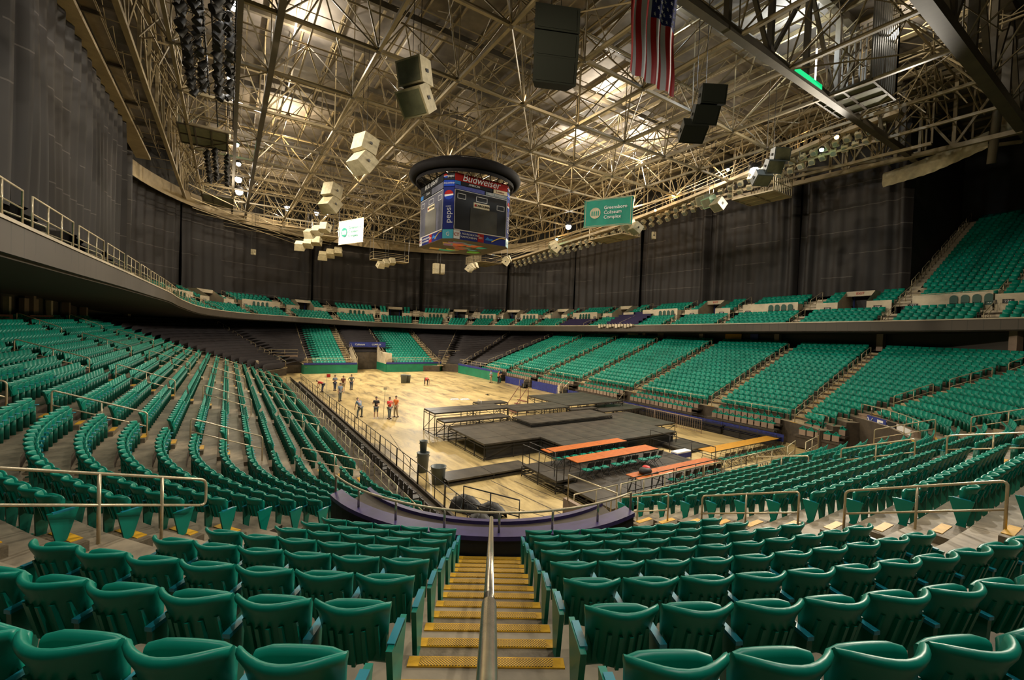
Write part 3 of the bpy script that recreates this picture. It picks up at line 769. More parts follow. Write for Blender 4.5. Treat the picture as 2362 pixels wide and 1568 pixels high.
# far end rails
fence([(9.5, 70.1), (16.8, 70.1)], 1.55, .72, 'white front rail of the left green end block', group='front rails at the far end')
fence([(21.7, 70.1), (30.8, 70.1)], 1.55, .72, 'white front rail of the right green end block', group='front rails at the far end')
fence([(17.0, 70.2), (17.0, 71.5, 1.9), (17.0, 75, 3.5)], 1.5, .9, 'sloping rail on the left side of the far tunnel')
fence([(21.3, 70.2), (21.3, 71.5, 1.9), (21.3, 75, 3.5)], 1.5, .9, 'sloping rail on the right side of the far tunnel')
for (a, b, l) in (((9.5, 70.15), (11.0, 70.15), 'left end of the left green end block'), ((15.3, 70.15), (16.8, 70.15), 'right end of the left green end block'), ((21.7, 70.15), (23.1, 70.15), 'left end of the right green end block'), ((29.4, 70.15), (30.8, 70.15), 'right end of the right green end block')):
    fence([a, b], 1.5, .62, 'short barred gate at the ' + l, name='barred_gate', bars=.16, mid=(.98,))
fence([(31.2, 71.7), (36.0, 71.7)], 2.6, .8, 'white rail over the recess in the far right corner')
fence([(3.6, 71.7), (8.8, 71.7)], 2.6, .8, 'white rail over the recess in the far left corner')
mb = MB(); mb.box(31.2, 36, 71.8, 72, 1.3, 2.6); struct('wall_far', mb, M['pink'])
mb = MB(); mb.box(3.6, 8.8, 71.8, 72, 1.3, 2.6); struct('wall_far', mb, M['pink'])
tag(MB.obj((lambda q: (q.box(5.5, 7.2, 71.6, 71.7, 1.7, 2.4), q)[1])(MB()), 'advert_board', M['teal']), 'small teal board under the rail in the far left corner', 'sign')
fence([(32.7, 66.4), (32.7, 53.5)], 1.55, .75, 'white rail on the green wall by the right stand', bars=None)
# right stand: front rails and telescopic chair rows
for i, (y0, y1) in enumerate(((12.3, 15.1), (16.4, 21.8), (23.2, 30.3), (31.9, 38.3), (39.7, 45.8), (47.2, 53.3), (54.7, 60.8))):
    fence([(35.45, y0), (35.45, y1)], 1.57, .78, 'white front rail of the right stand, %s section from the near corner' % ordn(i), mid=())
    t = thing('telescopic_row', 'folding bleacher unit with green tip-up chairs below the right stand, %s from the near corner' % ordn(i), 'bleacher', (34, y0, 0))
    mb = MB(); mb.box(-.35, .45, 0, y1 - y0, .8, .95); mb.box(.45, 1.35, 0, y1 - y0, 1.12, 1.27); mb.box(-.3, 1.3, .1, y1 - y0 - .1, .1, .8); mb.obj('deck', M['riser'], t)
    for rr, (xx, zz) in enumerate(((-.12, .95), (.78, 1.27))):
        n = int((y1 - y0) / .5); g = MB(); c = MB()
        for j in range(n):
            yy = .25 + j * .5
            c.box(xx - .22, xx - .16, yy - .2, yy + .2, zz + .05, zz + .42)
            g.tube([(xx - .15, yy - .2, zz + .42), (xx - .1, yy, zz + .66), (xx - .15, yy + .2, zz + .42)], .045, 5); g.box(xx - .16, xx + .1, yy - .21, yy + .21, zz + .42, zz + .5)
        c.obj('chair_fronts', M['pink'], t)['kind'] = 'stuff'; g.obj('chair_backs', M['green'], t)['kind'] = 'stuff'
def skirt(pts, z0, z1, label, m_='navy'):
    mb = MB(); rows = [[], []]
    for a, b in zip(pts[:-1], pts[1:]):
        L = math.hypot(b[0] - a[0], b[1] - a[1]); n = max(2, int(L / .12)); nx, ny = (b[1] - a[1]) / L, -(b[0] - a[0]) / L
        for i in range(n + 1):
            f = i / n; w = .045 * math.sin(i * 1.9); x = a[0] + (b[0] - a[0]) * f + nx * w; y = a[1] + (b[1] - a[1]) * f + ny * w
            rows[0].append((x, y, z0)); rows[1].append((x, y, z1))
    mb.grid(rows); return tag(mb.obj('skirt_curtain', M[m_], None, True), label, 'curtain')
skirt([(33.1, 52.6), (33.2, 48.2)], .02, .95, 'blue pleated skirt under the chair rows, nearest the far end')
skirt([(33.3, 46.4), (33.4, 41.2)], .02, 1.05, 'blue pleated skirt left of the light pillar by the floor')
skirt([(33.2, 39.5), (33.2, 15.5)], .3, .85, 'long navy skirt under the retracted bleachers', 'navy')
mb = MB(); mb.box(0, .4, 0, .35, 0, 1.15); t = thing('pillar_box', 'pale box at the end of the blue skirt', 'box', (33.2, 40.6, 0)); mb.obj('body', M['cream'], t)
# small access stairs at the floor edge
for (x, y, l) in ((32.2, 47.2, 'between the two blue skirts'), (32.4, 39.6, 'beside the pale pillar box'), (32.3, 31.0, 'behind the big stage riser')):
    t = thing('access_steps', 'short dark steps %s' % l, 'steps', (x, y, 0))
    for i in range(3):
        mb = MB(); mb.box(i * .3, i * .3 + .3, -.5, .5, i * .28 + .2, i * .28 + .25); mb.box(i * .3 + .1, i * .3 + .14, -.45, .45, 0, i * .28 + .2); mb.obj('step', M['dark'], t)
    for sy in (-.5, .5):
        mb = MB(); mb.tube([(0, sy, .2), (0.05, sy, 1.0), (.9, sy, 1.75), (.9, sy, .8)], .02, 5); mb.obj('side_rail', M['rail'], t)
# dark rails along the retracted bleachers
for i, y in enumerate((15.6, 19.8, 24, 28.2, 32.4)):
    fence([(32.4, y), (32.4, y + 4.0)], 0, 1.15, 'dark steel barrier in front of the retracted bleachers, %s from the near end' % ordn(i), 'dark', .022, 1.3, (.1, .45, .75), 'steel_barrier', n=5)
    mb = MB(); mb.box(32.5, 32.9, y, y + 4.0, 0, .4); mb.box(32.6, 33.1, y, y + 4, .55, .65)
    tag(mb.obj('bleacher_front', M['dark']), 'retracted dark bleacher front behind the barriers, %s from the near end' % ordn(i), 'bleacher')

# left floor edge: dark barrier rail, cream loops in front of the seats, row of dark floor chairs
for i in range(15):
    y = 13.4 + i * 3.05
    fence([(7.6, y), (7.6, y + 2.95)], .2, .95, 'dark guard rail at the left edge of the floor, %s from the near corner' % ordn(i), 'dark', .021, 1.0, (.5,), 'guard_rail', group='guard rails along the left edge of the floor', n=6)
for i in range(11):
    y = 12.6 + i * 3.9
    fence([(5.62, y), (5.62, y + 3.1)], .33, 1.05, 'cream loop rail before the front row of the left stand, %s from the near corner' % ordn(i), 'rail', .023, 1.05, (.55,), 'front_rail', group='cream rails before the left front row', n=6)
mb = MB()
for i in range(78):
    y = 13.2 + i * .6
    if i % 7 == 6: continue
    x = 6.75
    mb.box(x - .22, x + .2, y - .2, y + .2, .42, .47); mb.box(x - .26, x - .22, y - .2, y + .2, .45, .85); mb.tube([(x - .2, y - .2, 0), (x + .15, y - .2, .44)], .012, 4); mb.tube([(x + .2, y - .2, 0), (x - .15, y - .2, .44)], .012, 4)
tag(mb.obj('floor_chairs', M['dark']), 'line of folded dark chairs behind the left guard rail', 'chairs', None, 'stuff')
mb = MB(); mb.box(5.8, 7.5, 13, 60, 0, .06); struct('floor_strip', mb, M['riser'])

# near end front rail with barred sections
for i, (x0, x1, bars) in enumerate(((10.2, 12.3, .25), (12.5, 17.6, None), (17.7, 19.0, .22), (19.2, 24.8, None), (25.0, 26.8, .2), (27.0, 29.6, .22))):
    fence([(x0, 11.45), (x1, 11.45 if x1 < 26 else 11.9)], .95, 1.0, 'cream tube rail along the near end of the floor, %s from the corner void' % ordn(i), 'rail', .025, 1.25, (.5,), 'front_rail', bars=bars, n=7)
mb = MB()
for i in range(34):
    x = 12.6 + i * .5; y = 11.55 + .03 * (i % 2)
    mb.tube([(x, y, 1.1), (x + .05, y + .06, 1.28), (x + .2, y + .04, 1.3), (x + .24, y, 1.12), (x + .1, y - .03, 1.05), (x, y, 1.1)], .02, 4)
tag(mb.obj('cable_coils', M['black']), 'dark coils of cable hanging along the near end rail', 'cable', None, 'stuff')
fence([(9.7, 11.2), (9.9, 9.2)], 1.9, .9, 'cream tube rail on the corner of the void beside the curved rail', 'rail', .025, 1.6, (), 'front_rail')
fence([(9.4, 13.6), (8.2, 15.9)], 0, 1.15, 'brown barrier at the near corner of the floor', 'dark', .03, 1.2, (.45,), 'guard_rail')
mb = MB(); mb.box(8.0, 9.7, 12.0, 12.15, 0, 1.0); struct('wall_near', mb, M['green_d'])
mb = MB(); mb.box(9.9, 29.5, 11.25, 11.4, 0, .95); struct('wall_near', mb, M['riser'])
mb = MB(); mb.box(9.75, 9.9, 10.2, 11.5, 0, 1.9); struct('wall_near', mb, M['pink'])

# ------------------------------------------------------------------ stage decks
def stage(name, rects, z, label, legs=True, th=.10, pan=(2.44, 1.22), group=None, skirtc=False, zb=0.0):
    """rects (x0, y0, x1, y1) covered in deck panels"""
    ox, oy = rects[0][0], rects[0][1]
    t = thing(name, label, 'stage', (ox, oy, zb), 0, group); feet = set()
    for (x0, y0, x1, y1) in rects:
        nx = max(1, round((x1 - x0) / pan[0])); ny = max(1, round((y1 - y0) / pan[1])); wx, wy = (x1 - x0) / nx, (y1 - y0) / ny
        key = (round(wx, 2), round(wy, 2)); mb = MB(); mb.box(.012, wx - .012, .012, wy - .012, -th, 0); mb.box(.0, wx, .02, wy - .02, -th, -.02); me = mb.mesh('deck_panel', M['deck'])
        for i in range(nx):
            for j in range(ny):
                link('deck_panel', me, t, (x0 + i * wx - ox, y0 + j * wy - oy, z - zb + .002 * ((i * 3 + j * 5) % 3)))
                feet.add((round(x0 + i * wx, 1), round(y0 + j * wy, 1)))
            feet.add((round(x0 + i * wx, 1), round(y1, 1)))
        for j in range(ny): feet.add((round(x1, 1), round(y0 + j * wy, 1)))
        feet.add((round(x1, 1), round(y1, 1)))
    if legs:
        mb = MB(); mb.tube([(0, 0, 0), (0, 0, z - th - zb)], .028, 6); me = mb.mesh('leg', M['dark'])
        for f in sorted(feet):
            ix = min(max(f[0], rects[0][0] + .06), 99); link('leg', me, t, (f[0] - ox + .05, f[1] - oy + .05, 0))
        mb = MB()
        for (x0, y0, x1, y1) in rects:
            for (a, b) in (((x0, y0), (x1, y0)), ((x1, y0), (x1, y1)), ((x1, y1), (x0, y1)), ((x0, y1), (x0, y0))):
                mb.bar((a[0] - ox, a[1] - oy, .12), (b[0] - ox, b[1] - oy, .12), .04)
                mb.bar((a[0] - ox, a[1] - oy, z - zb - th - .12), (b[0] - ox, b[1] - oy, z - zb - th - .12), .035)
                L = math.hypot(b[0] - a[0], b[1] - a[1]); k = max(1, round(L / 2.44))
                for i in range(k):
                    f0, f1 = i / k, (i + 1) / k
                    if i % 2 == 0 and z - zb > .6: mb.bar((a[0] + (b[0] - a[0]) * f0 - ox, a[1] + (b[1] - a[1]) * f0 - oy, .15), (a[0] + (b[0] - a[0]) * f1 - ox, a[1] + (b[1] - a[1]) * f1 - oy, z - zb - th - .1), .03)
        mb.obj('brace_frame', M['dark'], t)
    if skirtc:
        mb = MB()
        for (a, b) in skirtc: mb.bar((a[0] - ox, a[1] - oy, (z - th) / 2), (b[0] - ox, b[1] - oy, (z - th) / 2), .02, z - th - .02)
        mb.obj('skirt', M['black'], t)
    return t
stage('stage_platform', [(12.4, 21.7, 16.4, 26.6), (16.4, 19.1, 26.1, 26.6), (26.1, 21.0, 28.5, 25.9)], 1.0, 'large L-shaped main stage of dark deck panels', skirtc=[((12.6, 21.85), (16.4, 21.85)), ((16.5, 19.3), (16.5, 21.7)), ((16.5, 19.3), (26, 19.3)), ((26, 19.3), (26, 21))])
stage('stage_riser', [(12.2, 26.75, 17.4, 28.1)], 1.28, 'long low riser directly behind the left part of the main stage')
stage('stage_riser', [(17.4, 24.1, 25.0, 26.55)], 1.28, 'low dark riser lying on the middle of the main stage', zb=1.004)
stage('stage_riser', [(12.1, 28.2, 18.0, 30.2), (18.0, 26.8, 23.0, 29.2)], 1.62, 'highest long riser at the left back of the stage on bare legs')
stage('stage_riser', [(16.8, 30.3, 19.4, 31.5)], 1.62, 'small square riser behind the highest riser')
stage('stage_riser', [(23.1, 27.3, 29.6, 32.8)], 1.62, 'wide dark riser at the right back of the stage with a stair')
stage('stage_riser', [(23.1, 26.65, 25.9, 27.25)], 1.36, 'narrow riser strip right of the middle of the stage')
stage('stage_riser', [(26.0, 26.0, 31.0, 28.6)], 1.15, 'riser by the grey barrier at the right end of the stage')
stage('ramp_deck', [(8.9, 18.95, 13.8, 20.25)], .3, 'long low deck lying on the floor in front of the stage', th=.08)
stage('side_platform', [(12.95, 15.8, 14.15, 18.6)], .62, 'medium platform with a guard rail beside the orange tables')
stage('side_platform', [(13.3, 12.6, 22.8, 15.7), (14.2, 15.7, 22.8, 18.98)], .42, 'wide low platform that carries the orange tables')
stage('floor_deck', [(24.8, 17.4, 27.6, 19.7)], .25, 'stack of flat decks on the floor right of the stage', th=.08)
t = thing('stage_stair', 'red-brown stage stair with two sloping handrails at the back', 'steps', (21.6, 32.4, 0))
for i in range(4):
    mb = MB(); mb.box(i * .32, i * .32 + .3, 0, 1.3, .3 * i + .2, .3 * i + .25); mb.obj('step', M['rededge'], t)
for sy in (0, 1.3):
    mb = MB(); mb.tube([(-.5, sy, 0), (.0, sy, .9), (1.1, sy, 2.3), (1.25, sy, 2.35), (1.3, sy, 2.1), (1.3, sy, .1)], .03, 6); mb.tube([(0, sy, .1), (0, sy, .9)], .025, 5); mb.obj('side_rail', M['rededge'], t)
fence([(16.9, 30.8), (16.9, 30.3)], 1.6, .3, 'pale lamp bar on the small square riser', 'ban_w', .02, .5, (), 'light_bar')
# barrier at right of stage: grey picket
fence([(31.2, 20.6), (31.2, 29.6)], 0, 1.1, 'pale picket barrier at the right end of the stage', 'pink', .03, 2.2, (.97, .12), 'picket_barrier', bars=.2)
fence([(12.95, 18.6), (12.95, 15.8), (13.3, 15.7)], .62, 1.05, 'dark guard rail on the medium platform', 'dark', .025, 1.4, (.5,), 'guard_rail')
fence([(13.3, 18.5), (13.3, 16.4)], .62, 1.15, 'second dark guard rail leaning on the medium platform', 'dark', .022, 2.0, (), 'guard_rail')
fence([(22.9, 18.7), (22.9, 14.2)], .42, 1.05, 'dark guard rail at the right end of the table platform', 'dark', .025, 1.4, (.5,), 'guard_rail')
for i, (x0, x1) in enumerate(((14.2, 17.2), (17.35, 20.3), (20.45, 23.2))):
    fence([(x0, 12.63), (x1, 12.63)], .42, 1.1, 'dark hooped guard rail at the near edge of the table platform, %s from the left' % ordn(i), 'dark', .024, 1.5, (.5,), 'guard_rail')
for (x, y, l) in ((14.2, 13.2, 'left'), (15.6, 12.9, 'right')):
    t = thing('stair_hoop', 'black hooped stair rail at the near edge of the table platform, %s one' % l, 'railing', (x, y, 0))
    mb = MB(); mb.tube([(0, 0, 0), (.2, -.3, .6), (.6, -.3, 1.35), (.75, -.3, 1.4), (.8, -.3, 1.2), (.8, -.3, .1)], .022, 6); mb.obj('rail', M['dark'], t)

# ------------------------------------------------------------------ tables and chairs
def table(x0, y0, x1, y1, z0, label, m_='wood', group='orange banquet tables by the stage'):
    t = thing('banquet_table', label, 'table', ((x0 + x1) / 2, (y0 + y1) / 2, z0), 0, group); hx, hy = (x1 - x0) / 2, (y1 - y0) / 2
    mb = MB(); mb.box(-hx + .006, hx - .006, -hy, hy, .72, .755); mb.obj('table_top', M[m_], t)
    mb = MB(); mb.box(-hx + .01, hx - .01, -hy - .004, -hy + .01, .70, .75); mb.box(-hx + .01, hx - .01, hy - .01, hy + .004, .70, .75); mb.obj('edge_band', M['deck_edge'], t)
    for s in (-1, 1):
        mb = MB(); mb.tube([(s * (hx - .2), -hy + .08, 0), (s * (hx - .28), -hy + .12, .35), (s * (hx - .2), -hy + .1, .72)], .014, 5)
        mb.tube([(s * (hx - .2), hy - .08, 0), (s * (hx - .28), hy - .12, .35), (s * (hx - .2), hy - .1, .72)], .014, 5); mb.tube([(s * (hx - .27), -hy + .12, .35), (s * (hx - .27), hy - .12, .35)], .012, 5); mb.obj('leg_frame', M['dark'], t)
for r, (y0, y1, x0, z0, n, m_, w) in enumerate(((18.18, 18.95, 14.35, .42, 3, 'wood', 'back row'), (16.15, 17.1, 14.55, .42, 3, 'wood', 'middle row'), (13.05, 13.85, 15.4, .42, 3, 'wood', 'front row'), (15.25, 16.1, 24.15, 0.25, 4, 'gold', 'right-hand row'))):
    for i in range(n):
        wl = (1.95, 2.0, 2.0, 1.97)[r]
        table(x0 + i * wl, y0, x0 + (i + 1) * wl, y1, (.424, .424, .424, 0)[r], '%s banquet table, %s from the left in the %s' % ('golden' if m_ == 'gold' else 'orange', ordn(i), w), m_)
# fold-down chair
proto_chair = None
def folding_chair(loc, rz, label):
    global proto_chair
    if proto_chair is None:
        t = thing('folding_chair', label, 'chair', loc, rz, 'green folding chairs at the tables')
        mb = MB(); mb.box(-.2, .2, -.2, .2, .43, .47); mb.obj('seat', M['green'], t)
        mb = MB(); mb.grid([[(-.2, -.24, .62), (0, -.27, .62), (.2, -.24, .62)], [(-.2, -.27, .85), (0, -.30, .85), (.2, -.27, .85)]]); mb.grid([[(.2, -.22, .62), (0, -.25, .62), (-.2, -.22, .62)], [(.2, -.25, .85), (0, -.28, .85), (-.2, -.25, .85)]]); mb.obj('backrest', M['dark'], t)
        for s in (-1, 1):
            mb = MB(); mb.tube([(s * .21, .28, 0), (s * .21, -.18, .5), (s * .21, -.28, .86)], .013, 5); mb.obj('leg', M['dark'], t)
            mb = MB(); mb.tube([(s * .21, -.3, 0), (s * .21, .16, .44)], .013, 5); mb.obj('leg', M['dark'], t)
        proto_chair = t
    else:
        t = copy_tree(proto_chair, None, loc, rz); t['label'] = label
    return t
k = 0
for j in range(9): folding_chair((14.75 + .6 * j, 17.95, .424), R_(180) + random.uniform(-.2, .2) + PI, 'green folding chair at the near side of the back table row, %s from the left' % ordn(j))
for c in range(3):
    for j in range(3): folding_chair((14.9 + c * 2.0 + j * .56, 15.85, .424), random.uniform(-.15, .15), 'green folding chair at the near side of the middle table row, %s from the left' % ordn(c * 3 + j))
for j in range(12): folding_chair((24.6 + .6 * j, 14.75, 0), random.uniform(-.2, .2), 'green folding chair before the golden table row, %s from the left' % ordn(j))
for j in range(6): folding_chair((17.6 + .65 * j, 12.9, .424), random.uniform(-.2, .2), 'green folding chair before the front table row, %s from the left' % ordn(j))
# bag on the front table
t = thing('backpack', 'red and black backpack lying on the front orange table', 'bag', (16.3, 13.5, 1.182))
mb = MB(); mb.lathe([(.02, 0), (.26, .02), (.30, .12), (.24, .24), (.1, .28), (.01, .285)], 14); o = mb.obj('bag_body', M['black'], t, True); o.scale = (1.2, .9, 1)
mb = MB(); mb.lathe([(.02, .06), (.2, .08), (.22, .2), (.15, .31), (.01, .33)], 12, (.12, .05, 0)); mb.obj('front_pocket', M['red'], t, True)
mb = MB(); mb.tube([(.2, -.2, .02), (.55, -.3, .02), (.7, -.1, .02)], .02, 5); mb.obj('strap', M['black'], t)
# bins, covered piles
def bin_(loc, r, h, label, m_='grey'):
    t = thing('waste_bin', label, 'bin', loc); mb = MB(); mb.lathe([(r * .8, 0), (r, h * .97), (r * 1.08, h), (r * .95, h), (r * .78, .05)], 18); mb.obj('barrel', M[m_], t, True)
    mb = MB()
    for s in (-1, 1): mb.tube([(s * r, -.08, h * .8), (s * r * 1.2, 0, h * .8), (s * r, .08, h * .8)], .015, 5)
    mb.obj('grip', M[m_], t); return t
bin_((8.7, 21.6, 0), .32, 1.0, 'grey bin carrying a narrower one at the near left floor edge')
t = bin_((8.7, 21.6, 1.01), .2, .62, 'small grey bin stacked on the grey bin at the floor edge')
bin_((8.7, 19.6, 0), .36, .85, 'open grey barrel bin beside the low deck')
bin_((19.6, 56.2, 0), .42, 1.1, 'grey bin standing far out on the empty floor')
bin_((20.3, 56.6, 0), .38, 1.0, 'second grey bin behind the bin out on the floor')
for i, (x, y, w, l, h) in enumerate(((8.5, 16.2, .9, 1.3, .62), (9.1, 15.1, .8, 1.1, .6), (8.3, 14.6, .8, .9, .5))):
    t = thing('covered_pile', 'black wrapped bundle at the near corner of the floor, %s from the barrier' % ordn(i), 'bundle', (x, y, 0), .5)
    mb = MB(); rows = []
    for a in range(9):
        u = a / 8; rows.append([(w * (-.5 + v / 8) * (.7 + .3 * math.sin(PI * u)), l * (u - .5), max(0, h * (math.sin(PI * v / 8) ** .5) * (.6 + .4 * math.sin(PI * u)) + .05 * math.sin(a * 5 + v * 3))) for v in range(9)])
    mb.grid(rows); mb.obj('cover', M['black'], t, True)
    mb = MB(); mb.tube([(-w * .5, 0, .05), (-w * .3, 0, h * .8), (0, 0, h * 1.03), (w * .3, 0, h * .8), (w * .5, 0, .05)], .02, 5); mb.obj('strap', M['grey'], t)
t = thing('floor_case', 'small blue and white case near the golden tables', 'box', (23.3, 16.9, 0)); mb = MB(); mb.box(0, 1.4, 0, .5, 0, .32); mb.obj('body', M['navy'], t); mb = MB(); mb.box(0, 1.4, 0, .5, .32, .4); mb.obj('lid', M['ban_w'], t)
for i, (x, y, w) in enumerate(((19.7, 41.6, .9), (20.7, 41.2, .9), (24.9, 43.2, .25))):
    mb = MB(); mb.box(x, x + w, y, y + .5, 0, .06); mb.box(x + .1, x + w * .6, y + .1, y + .3, .06, .14); tag(mb.obj('floor_sheet', M['ban_w'] if i < 2 else M['black']), ('flat white sheet left behind on the floor', 'second flat white sheet on the floor', 'small dark object on the empty floor')[i], 'sheet')
mb = MB(); mb.box(17.8, 19.0, 48, 48.1, 0, .02); 
# ------------------------------------------------------------------ upper deck
PP = [(-4.5, -14, 9.8), (-4.5, 5, 9.83), (-4.5, 20, 9.83), (-4.5, 30, 9.86), (-4.5, 42, 9.85), (-4.5, 52, 9.83), (-4.2, 60, 9.5), (-2.5, 67, 8.9), (1.5, 74, 8.55), (7, 79, 8.41), (13, 81.5, 8.24), (20.2, 82.5, 8.04), (27, 81.5, 7.98), (33, 79, 7.97),
      (39, 74.5, 8.08), (43.5, 68, 8.24), (45.7, 60, 8.41), (46, 50, 8.57), (46, 40, 8.78), (46, 30, 9.02), (46, 20, 9.28), (46, 12, 9.5), (46, 6.5, 9.7), (46, 0, 9.8), (45, -8, 9.8)]
_P = np.array(PP, float)
def catmull(P, per=12):
    out = []
    for i in range(len(P) - 1):
        p0, p1, p2, p3 = P[max(i - 1, 0)], P[i], P[i + 1], P[min(i + 2, len(P) - 1)]
        for t in np.arange(per) / per:
            out.append(.5 * ((2 * p1) + (-p0 + p2) * t + (2 * p0 - 5 * p1 + 4 * p2 - p3) * t * t + (-p0 + 3 * p1 - 3 * p2 + p3) * t ** 3))
    out.append(P[-1]); return np.array(out)
UP = catmull(_P); US = np.r_[0, np.cumsum(np.hypot(np.diff(UP[:, 0]), np.diff(UP[:, 1])))] - 4.0   # aligned with the measured lengths
_tan = np.gradient(UP[:, :2], axis=0); _tan /= np.linalg.norm(_tan, axis=1)[:, None]
def ud(s, e, h):
    x, y, z = (np.interp(s, US, UP[:, i]) for i in range(3)); tx, ty = np.interp(s, US, _tan[:, 0]), np.interp(s, US, _tan[:, 1]); l = math.hypot(tx, ty); tx /= l; ty /= l
    return (x - ty * e, y + tx * e, z + h)
def udir(s):
    a, b = ud(s - .05, 0, 0), ud(s + .05, 0, 0); return math.atan2(b[1] - a[1], b[0] - a[0])
def frange(a, b, st):
    n = max(1, int(math.ceil((b - a) / st))); return [a + (b - a) * i / n for i in range(n + 1)]
def ustrip(mb, s0, s1, prof, st=1.2, closed=False):
    """prof: list of (e, h)"""
    ss = frange(s0, s1, st); mb.grid([[ud(s, e, h) for s in ss] for (e, h) in prof])
SMAX = float(US[-1]) - .5; SMIN = float(US[0]) + .2
root = tag(link('upper_deck', None), 'upper balcony', None, None, 'structure')
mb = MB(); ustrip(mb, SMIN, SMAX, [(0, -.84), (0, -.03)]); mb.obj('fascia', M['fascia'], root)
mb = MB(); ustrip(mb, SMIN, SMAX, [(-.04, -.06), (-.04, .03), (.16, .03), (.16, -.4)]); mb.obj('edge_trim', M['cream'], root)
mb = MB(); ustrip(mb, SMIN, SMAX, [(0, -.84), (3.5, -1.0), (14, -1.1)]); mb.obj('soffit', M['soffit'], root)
# balcony rows
def UH(r): return -.55 + .37 * r
for (s0, s1, rr, nm) in ((SMIN, SMAX, range(0, 4), 'lower'),):
    t_, r_ = MB(), MB()
    for r in rr:
        e = .16 + .85 * r; ustrip(t_, s0, s1, [(e, UH(r)), (e + .85, UH(r))]); ustrip(r_, s0, s1, [(e, UH(r) - .37), (e, UH(r))])
    t_.obj('tread', M['conc'], root); r_.obj('riser', M['riser'], root)
def U2H(r): return 1.45 + .36 * r
# elements around the deck: W = parapet with chair bays, P = portal
ELS = [('W', 78.9), ('P', 85.4), ('W', 92.2), ('P', 99.0), ('W', 106.9), ('P', 113.2), ('W', 120.0), ('P', 124.1), ('W', 129.0), ('P', 133.2), ('W', 137.0), ('P', 142.5), ('W', 148.9), ('P', 156.1), ('W', 163.8), ('P', 170.9), ('W', 178.4), ('P', 186.0), ('W', 192.8), ('P', 198.0)]
ELS = [('P', 19), ('W', 26), ('P', 33), ('W', 40), ('P', 47), ('W', 54), ('P', 61), ('W', 67), ('P', 73)] + ELS
BND = [(a[1] + b[1]) / 2 for a, b in zip(ELS[:-1], ELS[1:])]
USE = []; UAISLE = []
NB = {'W': 0, 'P': 0}
def urow(s0, s1, e, h):
    """seats of one row"""
    n = int((s1 - s0) / .53)
    for i in range(n):
        s = s0 + (s1 - s0 - n * .53) / 2 + (i + .5) * .53; x, y, z = ud(s, e, h); USE.append((x, y, z, udir(s) + PI))
wt, st_ = MB(), MB()
for i, (kind, sc) in enumerate(ELS):
    a = BND[i - 1] if i else sc - 3.4; b = BND[i] if i < len(BND) else sc + 4
    purple = sc in (148.9, 156.1)
    openr = sc > 188
    for r in range(4 if sc > 70 else 3):
        if sc == 148.9 or (sc == 156.1 and False): continue
        urow(a + .55, b - .55, .16 + .85 * r + .62, UH(r))
    if sc < 70: continue
    if kind == 'W':
        w0, w1 = sc - min(2.9, (b - a) / 2 - .6), sc + min(2.9, (b - a) / 2 - .6)
        ustrip(wt, w0, w1, [(3.75, UH(3)), (3.75, 2.3), (4.0, 2.3)], .8)
        for s in (w0, w1): wt.quad(ud(s, 3.75, .6), ud(s, 4.6, .6), ud(s, 4.6, 2.15), ud(s, 3.75, 2.15))
        urow(w0 + .2, w1 - .2, 4.75, U2H(0))
    else:
        w0, w1 = sc - min(3.3, (b - a) / 2 - .6), sc + min(3.3, (b - a) / 2 - .6)
        for (q0, q1) in ((w0, sc - 1.15), (sc + 1.15, w1)):
            ustrip(wt, q0, q1, [(3.75, UH(3)), (3.75, 2.05), (4.0, 2.05)], .6); urow(q0 + .1, q1 - .1, 4.75, U2H(0))
        for s in (sc - 1.15, sc + 1.15):
            wt.add([ud(s, 3.75, .6), ud(s, 7.0, .6), ud(s, 7.0, 3.2), ud(s, 5.6, 3.15), ud(s, 3.75, 2.05)], [(0, 1, 2, 3, 4)])
        ustrip(wt, sc - 1.15, sc + 1.15, [(5.6, 2.72), (5.6, 3.2), (7.0, 3.2)], .6)
    for r in range(1, 4):
        if kind == 'P': urow(w0 + .1, sc - 1.25, 4.75 + .85 * r, U2H(r)); urow(sc + 1.25, w1 - .1, 4.75 + .85 * r, U2H(r))
        else: urow(w0, w1, 4.75 + .85 * r, U2H(r))
    for (q0, q1) in (((a, b),) if kind == 'W' else ((a, sc - 1.15), (sc + 1.15, b))):
        ustrip(st_, q0, q1, [(4.05, U2H(0))] + [q for r in range(4) for q in (((4.1 + .85 * r), U2H(r)), (4.1 + .85 * (r + 1), U2H(r)))], 1.2)
wt.obj('parapet_wall', M['cream'], root); st_.obj('upper_tread', M['conc'], root)
# open corner of the balcony on the right: long rake of seats
S0 = 189.2
t_ = MB()
for r in range(4, 26):
    e = 4.1 + .85 * r; h = U2H(3) + .44 * (r - 3)
    ustrip(t_, S0 - .6, SMAX, [(e, h - .44), (e, h), (e + .85, h)])
    for (a, b) in ((S0 + .5, 196.0), (197.0, 206)):
        urow(a, min(b, SMAX - .5), e + .65, h)
t_.obj('upper_tread', M['conc'], root)
mb = MB(); ustrip(mb, S0 - 1.2, SMAX, [(26.5, 8), (26.5, 22)]); mb.quad(ud(S0 - .9, 8.6, 2), ud(S0 - .9, 26.6, 2), ud(S0 - .9, 26.6, 22), ud(S0 - .9, 8.6, 22)); struct('wall_upper_right', mb, M['soffit'])
mass('balcony_seats', USE, 'rows of green seats on the balcony under the black curtains', MATS4, 20)
